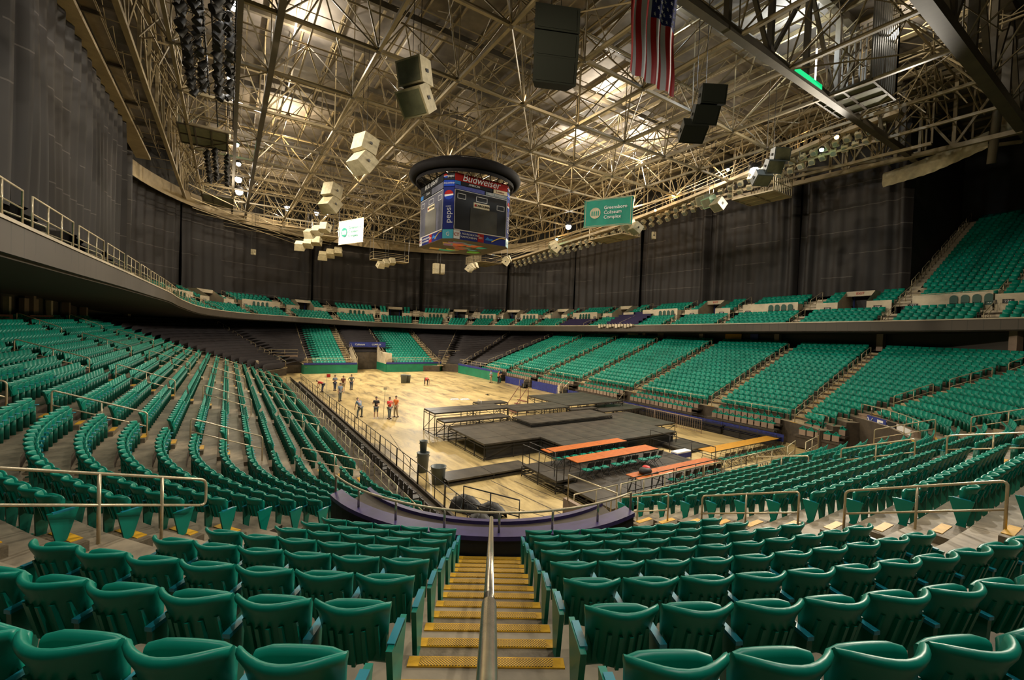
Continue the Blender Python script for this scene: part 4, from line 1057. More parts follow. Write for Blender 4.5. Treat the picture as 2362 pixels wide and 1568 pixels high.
# purple covered benches
for (s0, s1, l) in ((145.6, 152.6, 'purple cloth covered rows on the balcony, left block'),):
    mb = MB()
    for r in range(4): ustrip(mb, s0 + .3, s1 - .3, [(.3 + .85 * r, UH(r)), (.35 + .85 * r, UH(r) + .6), (.95 + .85 * r, UH(r) + .7), (1.0 + .85 * r, UH(r))], .6)
    tag(mb.obj('seat_cover', M['purple']), l, 'cover')
mb = MB()
for r in range(5): ustrip(mb, 156.8, 162.8, [(.8 + .8 * r, .1 + .36 * r), (.85 + .8 * r, .62 + .36 * r), (1.5 + .8 * r, .66 + .36 * r), (1.55 + .8 * r, .1 + .36 * r)], .6)
tag(mb.obj('seat_cover', M['purple']), 'purple cloth covered rows above the clutter ledge, right block', 'cover')
mb = MB()
for j in range(12):
    x, y, z = ud(156.5 + j * .55, -.15, 0); mb.box(x - .2, x + .2, y - .2, y + .2, z - .35 + .1 * (j % 3), z + .15)
    mb.tube([(x, y, z - .4), (x - .2, y + .2, z + .3)], .03, 4)
tag(mb.obj('press_clutter', M['cream']), 'cameras and boxes cluttered on the balcony edge below the purple rows', 'equipment', None, 'stuff')
# chairs parked against the parapet, portal doors, number plates, exit signs
mb = MB(); mb.grid([[(.18 * math.cos(a), -.02, .45 + .35 + .0 * a + .18 * math.sin(a)) for a in np.linspace(0, PI, 7)], [(.18 * (1 if math.cos(a) > 0 else -1) if abs(math.cos(a)) > .01 else 0, -.02, .12) for a in np.linspace(0, PI, 7)]])
mb.box(-.19, .19, -.06, .0, .42, .8); mb.box(-.18, .18, -.30, -.02, .36, .42); mb.box(-.17, -.14, -.28, -.02, 0, .4); mb.box(.14, .17, -.28, -.02, 0, .4)
ME_PC = mb.mesh('bay_chair', M['chair_d'])
nums = {192.8: '227', 186.0: '228', 178.4: '229', 170.9: '230', 163.8: '231', 198.0: '226'}
for i, (kind, sc) in enumerate(ELS):
    if sc < 76: continue
    rz = udir(sc)
    if kind == 'W':
        for j in range(4 if i % 2 else 5):
            x, y, z = ud(sc + .2 + .66 * j - 1.2 * (sc < 160), 3.70, UH(3) + .55); o = tag(link('bay_chair', ME_PC, None, (x, y, z), rz), 'dark green bay chair, %s in the balcony parapet %s from the far left' % (ordn(j), ordn(sum(1 for e in ELS[:i] if e[0] == 'W' and e[1] > 76))), 'chair', 'chairs in the balcony parapet bays')
            o.scale = (1.3, .3, 1.05) if sc > 175 else (1.2, .3, 1)
    else:
        x, y, z = ud(sc, 6.9, .6); t = thing('balcony_door', 'dark blue door in the balcony portal %s from the left' % ordn(sum(1 for e in ELS[:i] if e[0] == 'P' and e[1] > 76)), 'door', (x, y, z), rz)
        mb = MB(); mb.box(-.85, .85, -.03, .03, 0, 2.1); mb.obj('door_leaf', M['black'], t); mb = MB(); mb.box(-.98, -.85, -.08, .04, 0, 2.15); mb.box(.85, .98, -.08, .04, 0, 2.15); mb.obj('door_frame', M['blue'], t)
        if sc > 165:
            x, y, z = ud(sc, 5.55, 2.96); MM = basis((x, y, z), (math.cos(rz), math.sin(rz), 0)); MM = MM @ Matrix.Rotation(PI, 4, 'Y') if (MM.to_3x3() @ Vector((0, 0, 1))).dot(Vector((x, y, 0))) > 0 else MM
            t = thing('exit_sign', 'small red EXIT sign over the balcony portal %s from the right' % ordn(sum(1 for e in ELS[i + 1:] if e[0] == 'P')), 'sign'); put_text('EXIT', .32, M['red'], MM, t)
    for off in ((-2.3, 2.3) if kind == 'W' else (-2.0, 2.0)):
        x, y, z = ud(sc + off, 3.72, 1.45); MM = basis((x, y, z), (math.cos(rz), math.sin(rz), 0))
        if (MM.to_3x3() @ Vector((0, 0, 1))).dot(Vector((x, y, 0))) > 0: MM = MM @ Matrix.Rotation(PI, 4, 'Y')
        t = thing('section_sign', 'small dark number plate, %s end of the balcony parapet part numbered %s from the left' % ('left' if off < 0 else 'right', ordn(i)), 'sign', group='section number plates'); mb = MB(); mb.box(-.3, .3, -.16, .16, -.01, .01, MM); mb.obj('plate', M['black'], t)
        put_text(nums.get(sc, str(240 - i)), .26, M['ban_w'], MM, t)
# wall lettering far right
MM = basis(ud(197.5, 26.2, 17.2), (0, -1, 0)); t = thing('section_number', 'faint grey number 227 on the dark back wall', 'sign'); put_text('227', 1.3, M['grey'], MM, t)
# balcony rails at each aisle, steps
for i, s in enumerate(BND):
    big = s > 76
    A = ud(s, .25, UH(0)); B = ud(s, 3.3, UH(3)) if big else ud(s, 2.2, UH(2)); loop_rail(A, B, 'small cream handrail on the balcony aisle, %s from the left end' % ordn(i), .95, .03, 1, 5, group='handrails on the lower balcony aisles')
    if big:
        A = ud(s, 4.3, U2H(0)); B = ud(s, 7.0, U2H(3)); loop_rail(A, B, 'cream handrail above the parapet on the balcony, %s aisle from the left end' % ordn(i), 1.0, .03, 1, 5, group='handrails on the upper balcony aisles')
    m2 = MB()
    for r in range(4): ustrip(m2, s - .5, s + .5, [(.55 + .85 * r, UH(r)), (.55 + .85 * r, UH(r) + .19), (1.01 + .85 * r, UH(r) + .19)], 1)
    for r in range(4): ustrip(m2, s - .5, s + .5, [(4.5 + .85 * r, U2H(r)), (4.5 + .85 * r, U2H(r) + .18), (4.95 + .85 * r, U2H(r) + .18)], 1)
    struct('balcony_steps', m2, M['cream'])
for q, s in enumerate((S0, 196.5)):
    for j in range(7):
        r0 = 4.3 + 3.2 * j; A = ud(s, 4.1 + .85 * r0, U2H(3) + .44 * (r0 - 3)); B = ud(s, 4.1 + .85 * (r0 + 2.3), U2H(3) + .44 * (r0 - .7)); loop_rail(A, B, 'cream handrail on the steep %s aisle of the open balcony, %s up' % (('left', 'right')[q], ordn(j)), 1.0, .03, 1, 5, group='handrails on the open balcony aisles')
    m2 = MB()
    for r in range(4, 26): ustrip(m2, s - .5, s + .5, [(4.15 + .85 * r, U2H(3) + .44 * (r - 3)), (4.5 + .85 * r, U2H(3) + .44 * (r - 3) + .22), (4.97 + .85 * r, U2H(3) + .44 * (r - 3) + .22)], 1)
    struct('balcony_steps', m2, M['cream'])
fence([ud(s, 3.8, 2.15)[:3] for s in (190.2, 192.8, 195.6)], 0, .22, 'low rail on the parapet below the open balcony seats', 'rail', .03, 2, ())
# left balcony: long rail on the edge and small things behind it
for i in range(14):
    s = 14 + i * 4.6; A = ud(s, .15, .03); B = ud(s + 3.9, .15, .03)
    fence([A, B], 0, .95, 'cream rail on the edge of the left balcony, %s from the near end' % ordn(i), 'rail', .028, 1.3, (.5,), 'edge_rail', n=5)


# ------------------------------------------------------------------ concourse wall behind the top rows
root = tag(link('wall_concourse', None), 'dark concourse wall behind the top rows', None, None, 'structure')
mb = MB(); T = sum(lens(17.4)); ss = frange(0, T, 1.5); mb.grid([[(lambda p, z: (p[0], p[1], z))(ring(s, 17.4), z) for s in ss] for z in (5.5, 9.2)]); mb.obj('wall_face', M['soffit'], root)
mb = MB(); mb.grid([[(lambda p: (p[0], p[1], zk(19)))(ring(s * sum(lens(d)) / T, d)) for s in ss] for d in (16.2, 17.4)]); mb.obj('walkway', M['riser'], root)
for i in range(30):
    s = T * (i + .5) / 30; x, y, nx, ny = ring(s, 16.9)
    if math.hypot(x, y) < 3: continue
    mb = MB(); mb.box(-.25, .25, -.25, .25, zk(19), 9.0); o = mb.obj('column', M['pink'], root); o.location = (x, y, 0); o.rotation_euler = (0, 0, math.atan2(ny, nx))
# cream and pink room fronts and door openings behind the left stand
for i, (y0, y1, m_) in enumerate(((23.5, 24.1, 'pink'), (28.5, 31.2, 'cream'), (31.9, 32.2, 'cream'), (33.0, 35.2, 'pink'), (38, 38.5, 'cream'), (40.5, 43.5, 'pink'), (45.2, 45.6, 'cream'), (48, 51, 'pink'), (54, 54.5, 'cream'))):
    mb = MB(); mb.box(-13.2, -12.9, y0, y1, 6.6, 8.6); o = mb.obj('room_front', M[m_], root)
for i, (y0, y1) in enumerate(((19, 24), (34, 42), (45, 50))):
    mb = MB(); mb.box(-12.0, -11.8, y0, y1, 6.7, 7.35); tag(mb.obj('parapet_panel', M['rededge']), None, None, None, 'structure')
for i, (s_, w, m_) in enumerate(((aisle_s(('R', 46), 17), 2, 'beam'), (aisle_s(('R', 28), 17), .9, 'blue'), (aisle_s(('R', 30.5), 17), 2.0, 'gold'), (aisle_s(('R', 41), 17), 1.0, 'pink'), (aisle_s(('F', 14), 17), .8, 'blue'))):  # flat coloured panels as doorways in the concourse wall
    x, y, nx, ny = ring(s_, 17.2); mb = MB(); mb.box(-.05, .05, -w / 2, w / 2, 7.0, 8.3); o = mb.obj('doorway_panel', M[m_], root); o.location = (x, y, 0); o.rotation_euler = (0, 0, math.atan2(ny, nx))

# ------------------------------------------------------------------ black curtains
def drape(s0, s1, e, h0, z1, label, amp=.16, seed=0, endfold=2.0, m_='curtain'):
    rnd = random.Random(seed); mb = MB(); ss = frange(s0, s1, .22); ph = [0]
    for _ in ss: ph.append(ph[-1] + .22 * (3.6 + 2.2 * rnd.random()))
    rows = []
    for q in range(15):
        f = q / 14; row = []
        for i, s in enumerate(ss):
            edge = min(s - s0, s1 - s) ; k = 1 + (2.2 * max(0, 1 - edge / endfold))
            sway = .5 * math.sin(f * 2.3 + s * .35 + seed) * f * (1 - f) * 2
            a = amp * k * math.sin(ph[i]) * (.5 + .5 * math.sin(s * .31 + seed * 2 + f * 1.4) ** 2) + .25 * math.sin(s * .55 + f * 3 + seed) * f * (1 - f)
            x, y, z = ud(s + sway * .4, e + a, 0); zb = z + h0 + .25 * math.sin(s * .7 + seed); row.append((x, y, zb + (z1 - zb) * f))
        rows.append(row)
    mb.grid(rows); return tag(mb.obj('drape', M[m_], None, True), label, 'curtain', 'black drapes around the balcony')
DR = [(4, 27, 3.2, 2.2, 'left wall, part nearest the camera'), (27.2, 36.6, 3.2, 2.2, 'left wall, second part'), (37.4, 60, 3.3, 2.2, 'left wall, third part after the dark gap'), (60.5, 69, 4.2, 2.4, 'left far corner'),
      (70, 84, 8.0, 3.0, 'far left corner above the balcony'), (84.3, 101, 8.0, 3.0, 'far end, left part'), (101.3, 117, 8.0, 3.0, 'far end, middle part'), (117.4, 131, 8.0, 3.0, 'far end behind the scoreboard'), (131.5, 142.5, 8.2, 3.0, 'far right corner, part with dark recess'),
      (143, 156.5, 8.0, 2.9, 'right wall, first part from the far corner'), (156.9, 168, 8.0, 2.9, 'right wall, second part'), (168.3, 179, 8.0, 2.9, 'right wall, third part'), (179.3, 188.9, 8.0, 2.9, 'right wall, last part with swept folds')]
for i, (s0, s1, e, h0, l) in enumerate(DR):
    ztop = 24.6 if i < 4 else (24.2 if i < 9 else 25.5 + .25 * (i - 9))
    drape(s0, s1, e, h0, ztop, 'black drape hanging on the ' + l, seed=i * 3 + 1)
mb = MB(); ustrip(mb, SMIN, 188.2, [(9.4, -1), (9.4, 22.5)], 3); struct('wall_outer', mb, M['black'])
# ------------------------------------------------------------------ roof
ZL, ZU, ZD = 24.0, 28.4, 30.6
GX = [-3.15 + 5.25 * i for i in range(10)]      # -3.15 ... 44.1
GY = [7.6 + 6.55 * j for j in range(13)]        # 7.6 ... 86.2
root = tag(link('ceiling', None), 'roof deck and its joists', None, None, 'structure')
mb = MB(); mb.box(-34, 80, -26, 120, ZD, ZD + .3); mb.obj('roof_deck', M['roof'], root)
me = MB(); me.box(-.06, .06, -70, 70, -.14, .14); me = me.mesh('joist', M['truss'])
for i in range(44): link('joist', me, root, (-26 + 2.35 * i, 47, ZD - .2))
me = MB(); me.box(-55, 55, -.14, .14, -.22, .22); me = me.mesh('purlin', M['truss_d'])
for j in range(20): link('purlin', me, root, (22, -10 + 6.0 * j, ZD - .5))
root = tag(link('ceiling_truss', None), 'space frame of the roof', None, None, 'structure')
def unit_bar(L, w): 
    mb = MB(); mb.bar((0, 0, 0), (0, 0, L), w); return mb
_bars = {}
def member(a, b, w, name='brace', m_='truss', par=None):
    a = Vector(a); b = Vector(b); d = b - a; key = (round(d.x, 2), round(d.y, 2), round(d.z, 2), w, m_)
    if key not in _bars:
        mb = MB(); mb.bar((0, 0, 0), d, w) if w > .16 else mb.tube([(0, 0, 0), d], w / 2, 5, False); _bars[key] = mb.mesh(name, M[m_])
    return link(name, _bars[key], par if par is not None else root, a)
for x in GX:
    big = abs(x - 2.1) < .1
    member((x, GY[0], ZL), (x, GY[-1], ZL), .34 if big else .20, 'lower_chord', 'truss_d' if big else 'truss')
for j, y in enumerate(GY):
    big = j in (0, 1)
    member((GX[0], y, ZL), (GX[-1] + (7 if big else 0), y, ZL), .42 if big else .19, 'lower_chord', 'truss_d' if big else 'truss')
UX = [GX[0] + 2.625 + 5.25 * i for i in range(-1, 10)]; UY = [GY[0] + 3.275 + 6.55 * j for j in range(-1, 13)]
for x in UX: member((x, UY[0], ZU), (x, UY[-1], ZU), .15, 'upper_chord')
for y in UY: member((UX[0], y, ZU), (UX[-1], y, ZU), .15, 'upper_chord')
count = 0; stuff = MB()
nodes = sorted([(x, y) for x in GX for y in GY], key=lambda p: p[0] ** 2 + p[1] ** 2)
for (x, y) in nodes:
    for sx in (-1, 1):
        for sy in (-1, 1):
            a, b = (x, y, ZL), (x + sx * 2.625, y + sy * 3.275, ZU)
            if count < 280: member(a, b, .115); count += 1
            else: stuff.tube([a, b], .055, 4, False)
# node plates, hangers and lateral bracing of the lower layer
mb = MB(); mb.lathe([(.12, -.12), (.26, -.06), (.26, .06), (.12, .12)], 8); me = mb.mesh('node', M['truss_d'])
for (x, y) in nodes: link('node', me, root, (x, y, ZL))
for (x, y) in nodes[:60]: member((x, y, ZL), (x, y, ZD), .09, 'hanger')
rnd = random.Random(3)
for i in range(len(GX) - 1):
    for j in range(len(GY) - 1):
        if (i + j) % 2: stuff.tube([(GX[i], GY[j], ZL), (GX[i + 1], GY[j + 1], ZL)], .05, 4, False)
        elif i % 3 == 0: stuff.tube([(GX[i + 1], GY[j], ZL), (GX[i], GY[j + 1], ZL)], .05, 4, False)
stuff.obj('brace', M['truss'], root)['kind'] = 'stuff'
# bar joists under the deck: thin zigzags
stuff = MB()
for i in range(20):
    x = -8 + 2.95 * i; stuff.bar((x, -6, 29.0), (x, 92, 29.0), .07); y = -6; k = 0
    while y < 92:
        stuff.tube([(x, y, 29.0 if k % 2 else 30.3), (x, y + 1.9, 30.3 if k % 2 else 29.0)], .035, 3, False); y += 1.9; k += 1
for j in range(22):
    y = -4 + 4.4 * j; stuff.tube([(-12, y, 27.2), (52, y, 27.2)], .04, 3, False)
for i in range(150):
    x = rnd.uniform(-4, 45); y = rnd.uniform(6, 90); x2 = x + rnd.choice((-2.6, 2.6, 0, 5.2)); y2 = y + rnd.choice((-3.3, 3.3, 0, 6.5))
    stuff.tube([(x, y, rnd.choice((24.2, 26.2))), (x2, y2, rnd.choice((28.4, 30.2)))], .035, 3, False)
stuff.obj('bar_joist', M['truss'], root)['kind'] = 'stuff'
# perimeter trusses: left, far and right
def per_truss(a, b, n, z0, z1, w=.18, nm='edge_truss', m_='truss', par=None):
    t = tag(link(nm, None), None, None, None, 'structure'); a, b = Vector(a), Vector(b)
    for z in (z0, z1): member((a.x, a.y, z), (b.x, b.y, z), w * 1.5, 'chord', m_, t)
    for i in range(n + 1):
        p = a.lerp(b, i / n); member((p.x, p.y, z0), (p.x, p.y, z1), w, 'post', m_, t)
        if i < n:
            q = a.lerp(b, (i + 1) / n)
            if i % 2: member((p.x, p.y, z0), (q.x, q.y, z1), w * .7, 'brace', m_, t)
            else: member((p.x, p.y, z1), (q.x, q.y, z0), w * .7, 'brace', m_, t)
per_truss((-5.2, 4), (-5.2, 90), 20, 24.0, 29.2, .2)
per_truss((-5.2, 60), (-5.2, 92), 8, 24.0, 29, .16)
per_truss((-8, 90.5), (52, 90.5), 24, 24.6, 30.2, .26)
per_truss((-8, 86.5), (50, 86.5), 18, 23.6, 29.5, .16)
per_truss((46.8, 12), (46.8, 90), 22, 23.6, 29.6, .16)
per_truss((51.5, 14), (51.5, 90), 22, 24.6, 30.2, .2)
per_truss((19, 7.6), (52, 7.6), 8, 24.0, 30.2, .42, m_='truss_d')
per_truss((22, 14.15), (48, 14.15), 6, 24.0, 30.2, .30, m_='truss_d')
per_truss((49.5, 7.6), (49.5, 30), 6, 23.8, 30, .24)
per_truss((53.5, 8.2), (46, 24), 6, 24.2, 30, .16)
# sprung struts in the right corner between the catwalk and the big beams
stuff = MB()
for i in range(46):
    y = 9 + rnd.uniform(0, 9); stuff.tube([(rnd.uniform(38, 46), y, rnd.uniform(24, 29)), (rnd.uniform(46, 53), y + rnd.uniform(-2, 3), rnd.uniform(23.8, 29.5))], .05, 4, False)
for i in range(90):
    x = rnd.uniform(-4, 48); stuff.tube([(x, 87 + rnd.uniform(-3, 3), rnd.uniform(23, 26)), (x + rnd.uniform(-2.5, 2.5), 88 + rnd.uniform(-3, 3), rnd.uniform(26.5, 30))], .06, 4, False)
for i in range(70):
    y = rnd.uniform(22, 86); stuff.tube([(-5 + rnd.uniform(-.6, 2.6), y, rnd.uniform(24, 26)), (-5 + rnd.uniform(-.6, 2.6), y + rnd.uniform(-2.5, 2.5), rnd.uniform(26, 30))], .05, 4, False)
for i in range(60):
    y = rnd.uniform(20, 84); stuff.tube([(44 + rnd.uniform(-2, 5), y, rnd.uniform(24, 26)), (45 + rnd.uniform(-2, 5), y + rnd.uniform(-2.5, 2.5), rnd.uniform(26, 30))], .05, 4, False)
o = stuff.obj('truss_strut', M['truss']); o['kind'] = 'structure'
# cream ring beams
mb = MB(); mb.box(-8.3, -7.1, -8, 60.5, 24.0, 24.25); mb.box(-8.3, -8.1, -8, 60.5, 24.2, 25.4); struct('trim_beam_left', mb, M['beam'])
mb = MB(); ustrip(mb, 72, 150, [(6.5, 14.6), (6.5, 16.4), (8.5, 16.4)], 1.5); struct('trim_beam_far', mb, M['beam'])
mb = MB(); ustrip(mb, 66, 73, [(6.2, 14.2), (6.2, 15.9)], 1.0); struct('trim_beam_corner', mb, M['beam'])
mb = MB(); mb.box(-30, -8.3, -20, 62, 29.5, 29.7); struct('ceiling_left', mb, M['beam'])
for i in range(9):
    mb = MB(); mb.bar((-30, -4 + 8 * i, 29.3), (-8, -4 + 8 * i, 29.3), .25); mb.bar((-22 + 1.6 * i, -20, 29.35), (-22 + 1.6 * i, 62, 29.35), .12); struct('ceiling_joist', mb, M['truss_d'])
# swagged cloth in the right corner
for (a, b, z0, drop, l) in (((51.8, 16.6), (50.8, 9.6), 23.6, 1.5, 'long swagged cream cloth gathered under the roof edge in the right corner'), ((50.6, 9.0), (46.5, 4.5), 25.6, 1.8, 'short swagged cream cloth beyond the steel post in the right corner')):
    rows = []
    for i in range(41):
        f = i / 40; x = a[0] + (b[0] - a[0]) * f; y = a[1] + (b[1] - a[1]) * f; sag = math.sin(PI * f) * .5; zt = z0 + 1.2 * f - sag * .3
        rows.append([(x - .25 * math.sin(PI * v / 8) - .07 * math.sin(f * 60 + v * 1.3), y, zt - drop * (1 - .25 * abs(f - .5)) * v / 8) for v in range(9)])
    mb = MB(); mb.grid(rows); tag(mb.obj('swag_cloth', M['canvas'], None, True), l, 'cloth')
t = thing('steel_column', 'large dark round steel post slanting up in the right corner of the roof', 'post', (49.9, 9.2, 23.4)); mb = MB(); mb.tube([(0, 0, -1.5), (-1.2, -.6, 7)], .28, 12); mb.obj('shaft', M['truss_d'], t, True)

# ------------------------------------------------------------------ catwalks with stage lights
def fixture_proto(name, label, group, r=.26, depth=.42, m_='truss_d', lens='lens'):
    t = thing(name, label, 'light', (0, 0, 0), 0, group)
    mb = MB(); mb.box(-r, r, -r * .9, r * .9, -depth * .5, depth * .5); mb.obj('housing', M[m_], t)
    mb = MB(); mb.lathe([(r * .8, -depth * .5 - .02), (r * .72, -depth * .5 + .0)], 12); mb.obj('lens', M[lens], t)
    mb = MB(); mb.tube([(-r * 1.15, 0, 0), (-r * 1.15, 0, depth * .9), (r * 1.15, 0, depth * .9), (r * 1.15, 0, 0)], .025, 4); mb.obj('yoke', M['dark'], t)
    return t
root = tag(link('catwalk', None), 'right catwalk', None, None, 'structure')
def cw(y):   # slight bend of the right catwalk
    return (np.interp(y, [10, 30, 60, 84], [43.2, 44.2, 45.5, 47]), y, np.interp(y, [10, 17, 31, 45, 69, 84], [25.6, 25.4, 23.5, 22.2, 21.2, 20.8]))
ys = frange(13, 84, 2.4)
mb = MB(); mb.grid([[(cw(y)[0] + e, y, cw(y)[2] + h) for y in ys] for (e, h) in ((-.5, -.28), (-.5, .02), (.7, .02), (.7, -.28), (-.5, -.28))]); mb.obj('walkway', M['beam'], root)
for h in (.45, .85, 1.2):
    mb = MB(); mb.tube([(cw(y)[0] - .45, y, cw(y)[2] + h) for y in ys], .035, 5); mb.obj('rail', M['rail'], root)
for y in ys: 
    mb = MB(); mb.tube([(cw(y)[0] - .45, y, cw(y)[2] - .9), (cw(y)[0] - .45, y, cw(y)[2] + 1.2)], .03, 4); mb.obj('post', M['dark'], root)
proto = fixture_proto('stage_light', '', 'stage lights in rows under the right catwalk', .27, .4, 'spk', 'lens'); first = True; n = 0
for row in range(2):
    for i in range(46):
        y = 14.2 + i * (.76 + i * .0115) + row * .35
        if y > 74: continue
        c = cw(y); loc = (c[0] + .1 + .5 * row, y, c[2] - .72 - .55 * row)
        t = proto if first else copy_tree(proto); first = False
        t.location = loc; t.rotation_euler = (0, R_(38 + rnd.uniform(-10, 10)), R_(rnd.uniform(-15, 15)))
        t['label'] = 'pale square stage light, %s in the %s row under the right catwalk' % (ordn(i), ('upper', 'lower')[row])
# dark par racks over the left side
proto = None
def par(loc, rx, ry, label, grp):
    global proto
    if proto is None or proto.name.startswith('stage_light'):
        t = thing('par_lamp', label, 'light', loc, 0, grp); mb = MB(); mb.lathe([(.10, .34), (.15, .3), (.2, .05), (.24, -.18), (.25, -.2), (.2, -.19)], 10); mb.obj('can', M['black'], t, True)
        mb = MB(); mb.lathe([(.2, -.185), (.1, -.15)], 10); mb.obj('lens', M['lens'], t); mb = MB(); mb.tube([(-.27, 0, 0), (-.27, 0, .35), (.27, 0, .35), (.27, 0, 0)], .02, 4); mb.obj('yoke', M['dark'], t); proto = t
    else: t = copy_tree(proto); t.location = loc; t['label'] = label; t['group'] = grp
    t.rotation_euler = (rx, ry, 0); return t
proto = None
for col, x in enumerate((-2.3, -1.7, -.75, -.2)):
    for i in range(19):
        y = 24.4 + i * .78 + (col % 2) * .3
        par((x + rnd.uniform(-.1, .1), y, 23.3 + .45 * (col % 2) + rnd.uniform(-.15, .15)), R_(rnd.uniform(-25, 25)), R_(rnd.uniform(10, 50)), 'dark can lamp, %s in the %s column of the big left rack' % (ordn(i), ordn(col)), 'can lamps of the big left rack')
for col, x in enumerate((-1.9, -1.3, -.3)):
    for i in range(9):
        par((x, 50.5 + i * 1.25 + .4 * (col % 2), 22.9 + .5 * (col % 2)), R_(rnd.uniform(-25, 25)), R_(rnd.uniform(10, 50)), 'dark can lamp, %s in the %s column of the small left rack' % (ordn(i), ordn(col)), 'can lamps of the small left rack')
for (x0, x1, y0, y1, l) in ((-2.6, -1.4, 22, 40, 'outer'), (-1.0, 0.1, 22, 46, 'inner')):
    t = thing('lighting_truss', 'dark ladder truss carrying the %s lamps of the left rack' % l, 'truss', (x0, y0, 24.0))
    for xx in (0, x1 - x0):
        mb = MB(); mb.tube([(xx, 0, 0), (xx, y1 - y0, 0)], .06, 5); mb.obj('chord', M['dark'], t)
    mb = MB()
    for q in range(int((y1 - y0) / 1.0)): mb.tube([(0, q, 0), (x1 - x0, q + (.8 if q % 2 else 0), 0)], .03, 4)
    mb.obj('rungs', M['dark'], t)
# catwalk along x = 0 on the left
root = tag(link('catwalk', None), 'left catwalk', None, None, 'structure')
mb = MB(); mb.box(.15, .42, 14, 92, 23.82, 23.9); mb.obj('walkway', M['truss_d'], root)
for h in (.5, 1.0):
    mb = MB(); mb.tube([(.4, 14, 23.9 + h), (.4, 92, 23.9 + h)], .035, 5); mb.obj('rail', M['rail'], root)
mb = MB()
for i in range(40): mb.tube([(.4, 14 + 2 * i, 23.8), (.4, 14 + 2 * i, 25)], .025, 4)
mb.obj('post', M['truss'], root)
for (y, z) in ((62, 22.6), (66, 22.0), (70, 21.6)):
    mb = MB(); mb.tube([(-4, y, z), (14, 92, z - .4)], .05, 4); 
    for h in (0.5, 1.0): mb.tube([(-4, y + 12, z + h), (16, 88, z + h)], .035, 4)
    mb.obj('rail', M['rail'], root)
# far catwalk
root = tag(link('catwalk', None), 'far catwalk', None, None, 'structure')
mb = MB(); mb.box(-4, 46, 82.2, 83.0, 23.2, 23.4); mb.obj('walkway', M['beam'], root)
for h in (.5, 1.0):
    mb = MB(); mb.tube([(-4, 82.2, 23.4 + h), (46, 82.2, 23.4 + h)], .04, 5); mb.obj('rail', M['rail'], root)
mb = MB()
for i in range(26): mb.tube([(-4 + 2 * i, 82.2, 23.3), (-4 + 2 * i, 82.2, 24.4)], .03, 4)
mb.obj('post', M['rail'], root)

# ------------------------------------------------------------------ hanging service platforms
def platform(x0, x1, y0, y1, z, h, label, m_='plat', cage=(), hang=True, nx=3, ny=2, fullcage=False):
    t = thing('service_platform', label, 'platform', ((x0 + x1) / 2, (y0 + y1) / 2, z)); X, Y = (x1 - x0) / 2, (y1 - y0) / 2
    for i in range(nx):
        for j in range(ny):
            a, b = -X + 2 * X * i / nx, -X + 2 * X * (i + 1) / nx; c, d = -Y + 2 * Y * j / ny, -Y + 2 * Y * (j + 1) / ny
            mb = MB(); mb.box(a + .05, b - .05, c + .05, d - .05, .04, .10); mb.obj('floor_panel', M[m_], t)
    mb = MB()
    for i in range(nx + 1): xx = -X + 2 * X * i / nx; mb.bar((xx, -Y, 0), (xx, Y, 0), .12)
    for j in range(ny + 1): yy = -Y + 2 * Y * j / ny; mb.bar((-X, yy, 0), (X, yy, 0), .12)
    mb.obj('floor_frame', M['truss_d' if m_ == 'plat' else 'beam'], t)
    for (a, b) in (((-X, -Y), (X, -Y)), ((X, -Y), (X, Y)), ((X, Y), (-X, Y)), ((-X, Y), (-X, -Y))):
        mb = MB()
        for f in (.5, 1): mb.tube([(a[0], a[1], h * f), (b[0], b[1], h * f)], .035, 5)
        mb.tube([(a[0], a[1], 0), (a[0], a[1], h)], .05, 5); mb.obj('side_rail', M['truss'], t)
    for side in cage:
        mb = MB(); (a, b) = {'x+': ((X, -Y), (X, Y)), 'x-': ((-X, -Y), (-X, Y)), 'y-': ((-X, -Y), (X, -Y)), 'y+': ((-X, Y), (X, Y))}[side]
        L = math.hypot(b[0] - a[0], b[1] - a[1]); n = int(L / .33)
        for i in range(n + 1):
            p = (a[0] + (b[0] - a[0]) * i / n, a[1] + (b[1] - a[1]) * i / n); mb.bar((p[0], p[1], 0), (p[0], p[1], h), .09 if fullcage else .05, .14 if fullcage else .05)
        mb.obj('cage_slats', M['truss_d' if fullcage else m_], t)
    if hang:
        mb = MB()
        for sx in (-1, 1):
            for sy in (-1, 1): mb.tube([(sx * X, sy * Y, h), (sx * X, sy * Y, max(h + .5, 28 - z))], .025, 4)
        mb.obj('hanger', M['dark'], t)
    return t
platform(-3.9, -.3, 47.3, 52.2, 24.0, 1.5, 'green-brown followspot platform hanging over the left side', cage=('x-',))
platform(-3.0, .3, 70.5, 77.0, 23.7, 1.5, 'second green-brown platform further back over the left side', cage=('x-',))
platform(33.4, 37.5, 11.6, 14.8, 24.0, 6.0, 'large dark platform with tall slatted cage under the right roof', cage=('x+', 'y-'), fullcage=True)
platform(43.9, 47.4, 22.6, 26.7, 21.9, 1.8, 'cream hanging platform beside the bright lamp on the right', 'canvas', cage=('x+', 'y-'))
platform(41.8, 45.2, 40.0, 46.0, 20.3, 1.5, 'cream hanging platform below the green banner', 'canvas', cage=('x+',))
platform(10.6, 14.4, 73.5, 77.5, 21.0, 2.2, 'cream hanging platform at the far end beside the white banner', 'canvas', cage=())
platform(38.0, 42.2, 70.0, 76.0, 19.6, 1.4, 'cream hanging platform at the far right corner', 'canvas', cage=('x-',))
platform(20.0, 26.0, 74, 76, 18.4, 1.2, 'narrow cream platform partly behind the scoreboard', 'canvas', hang=True)
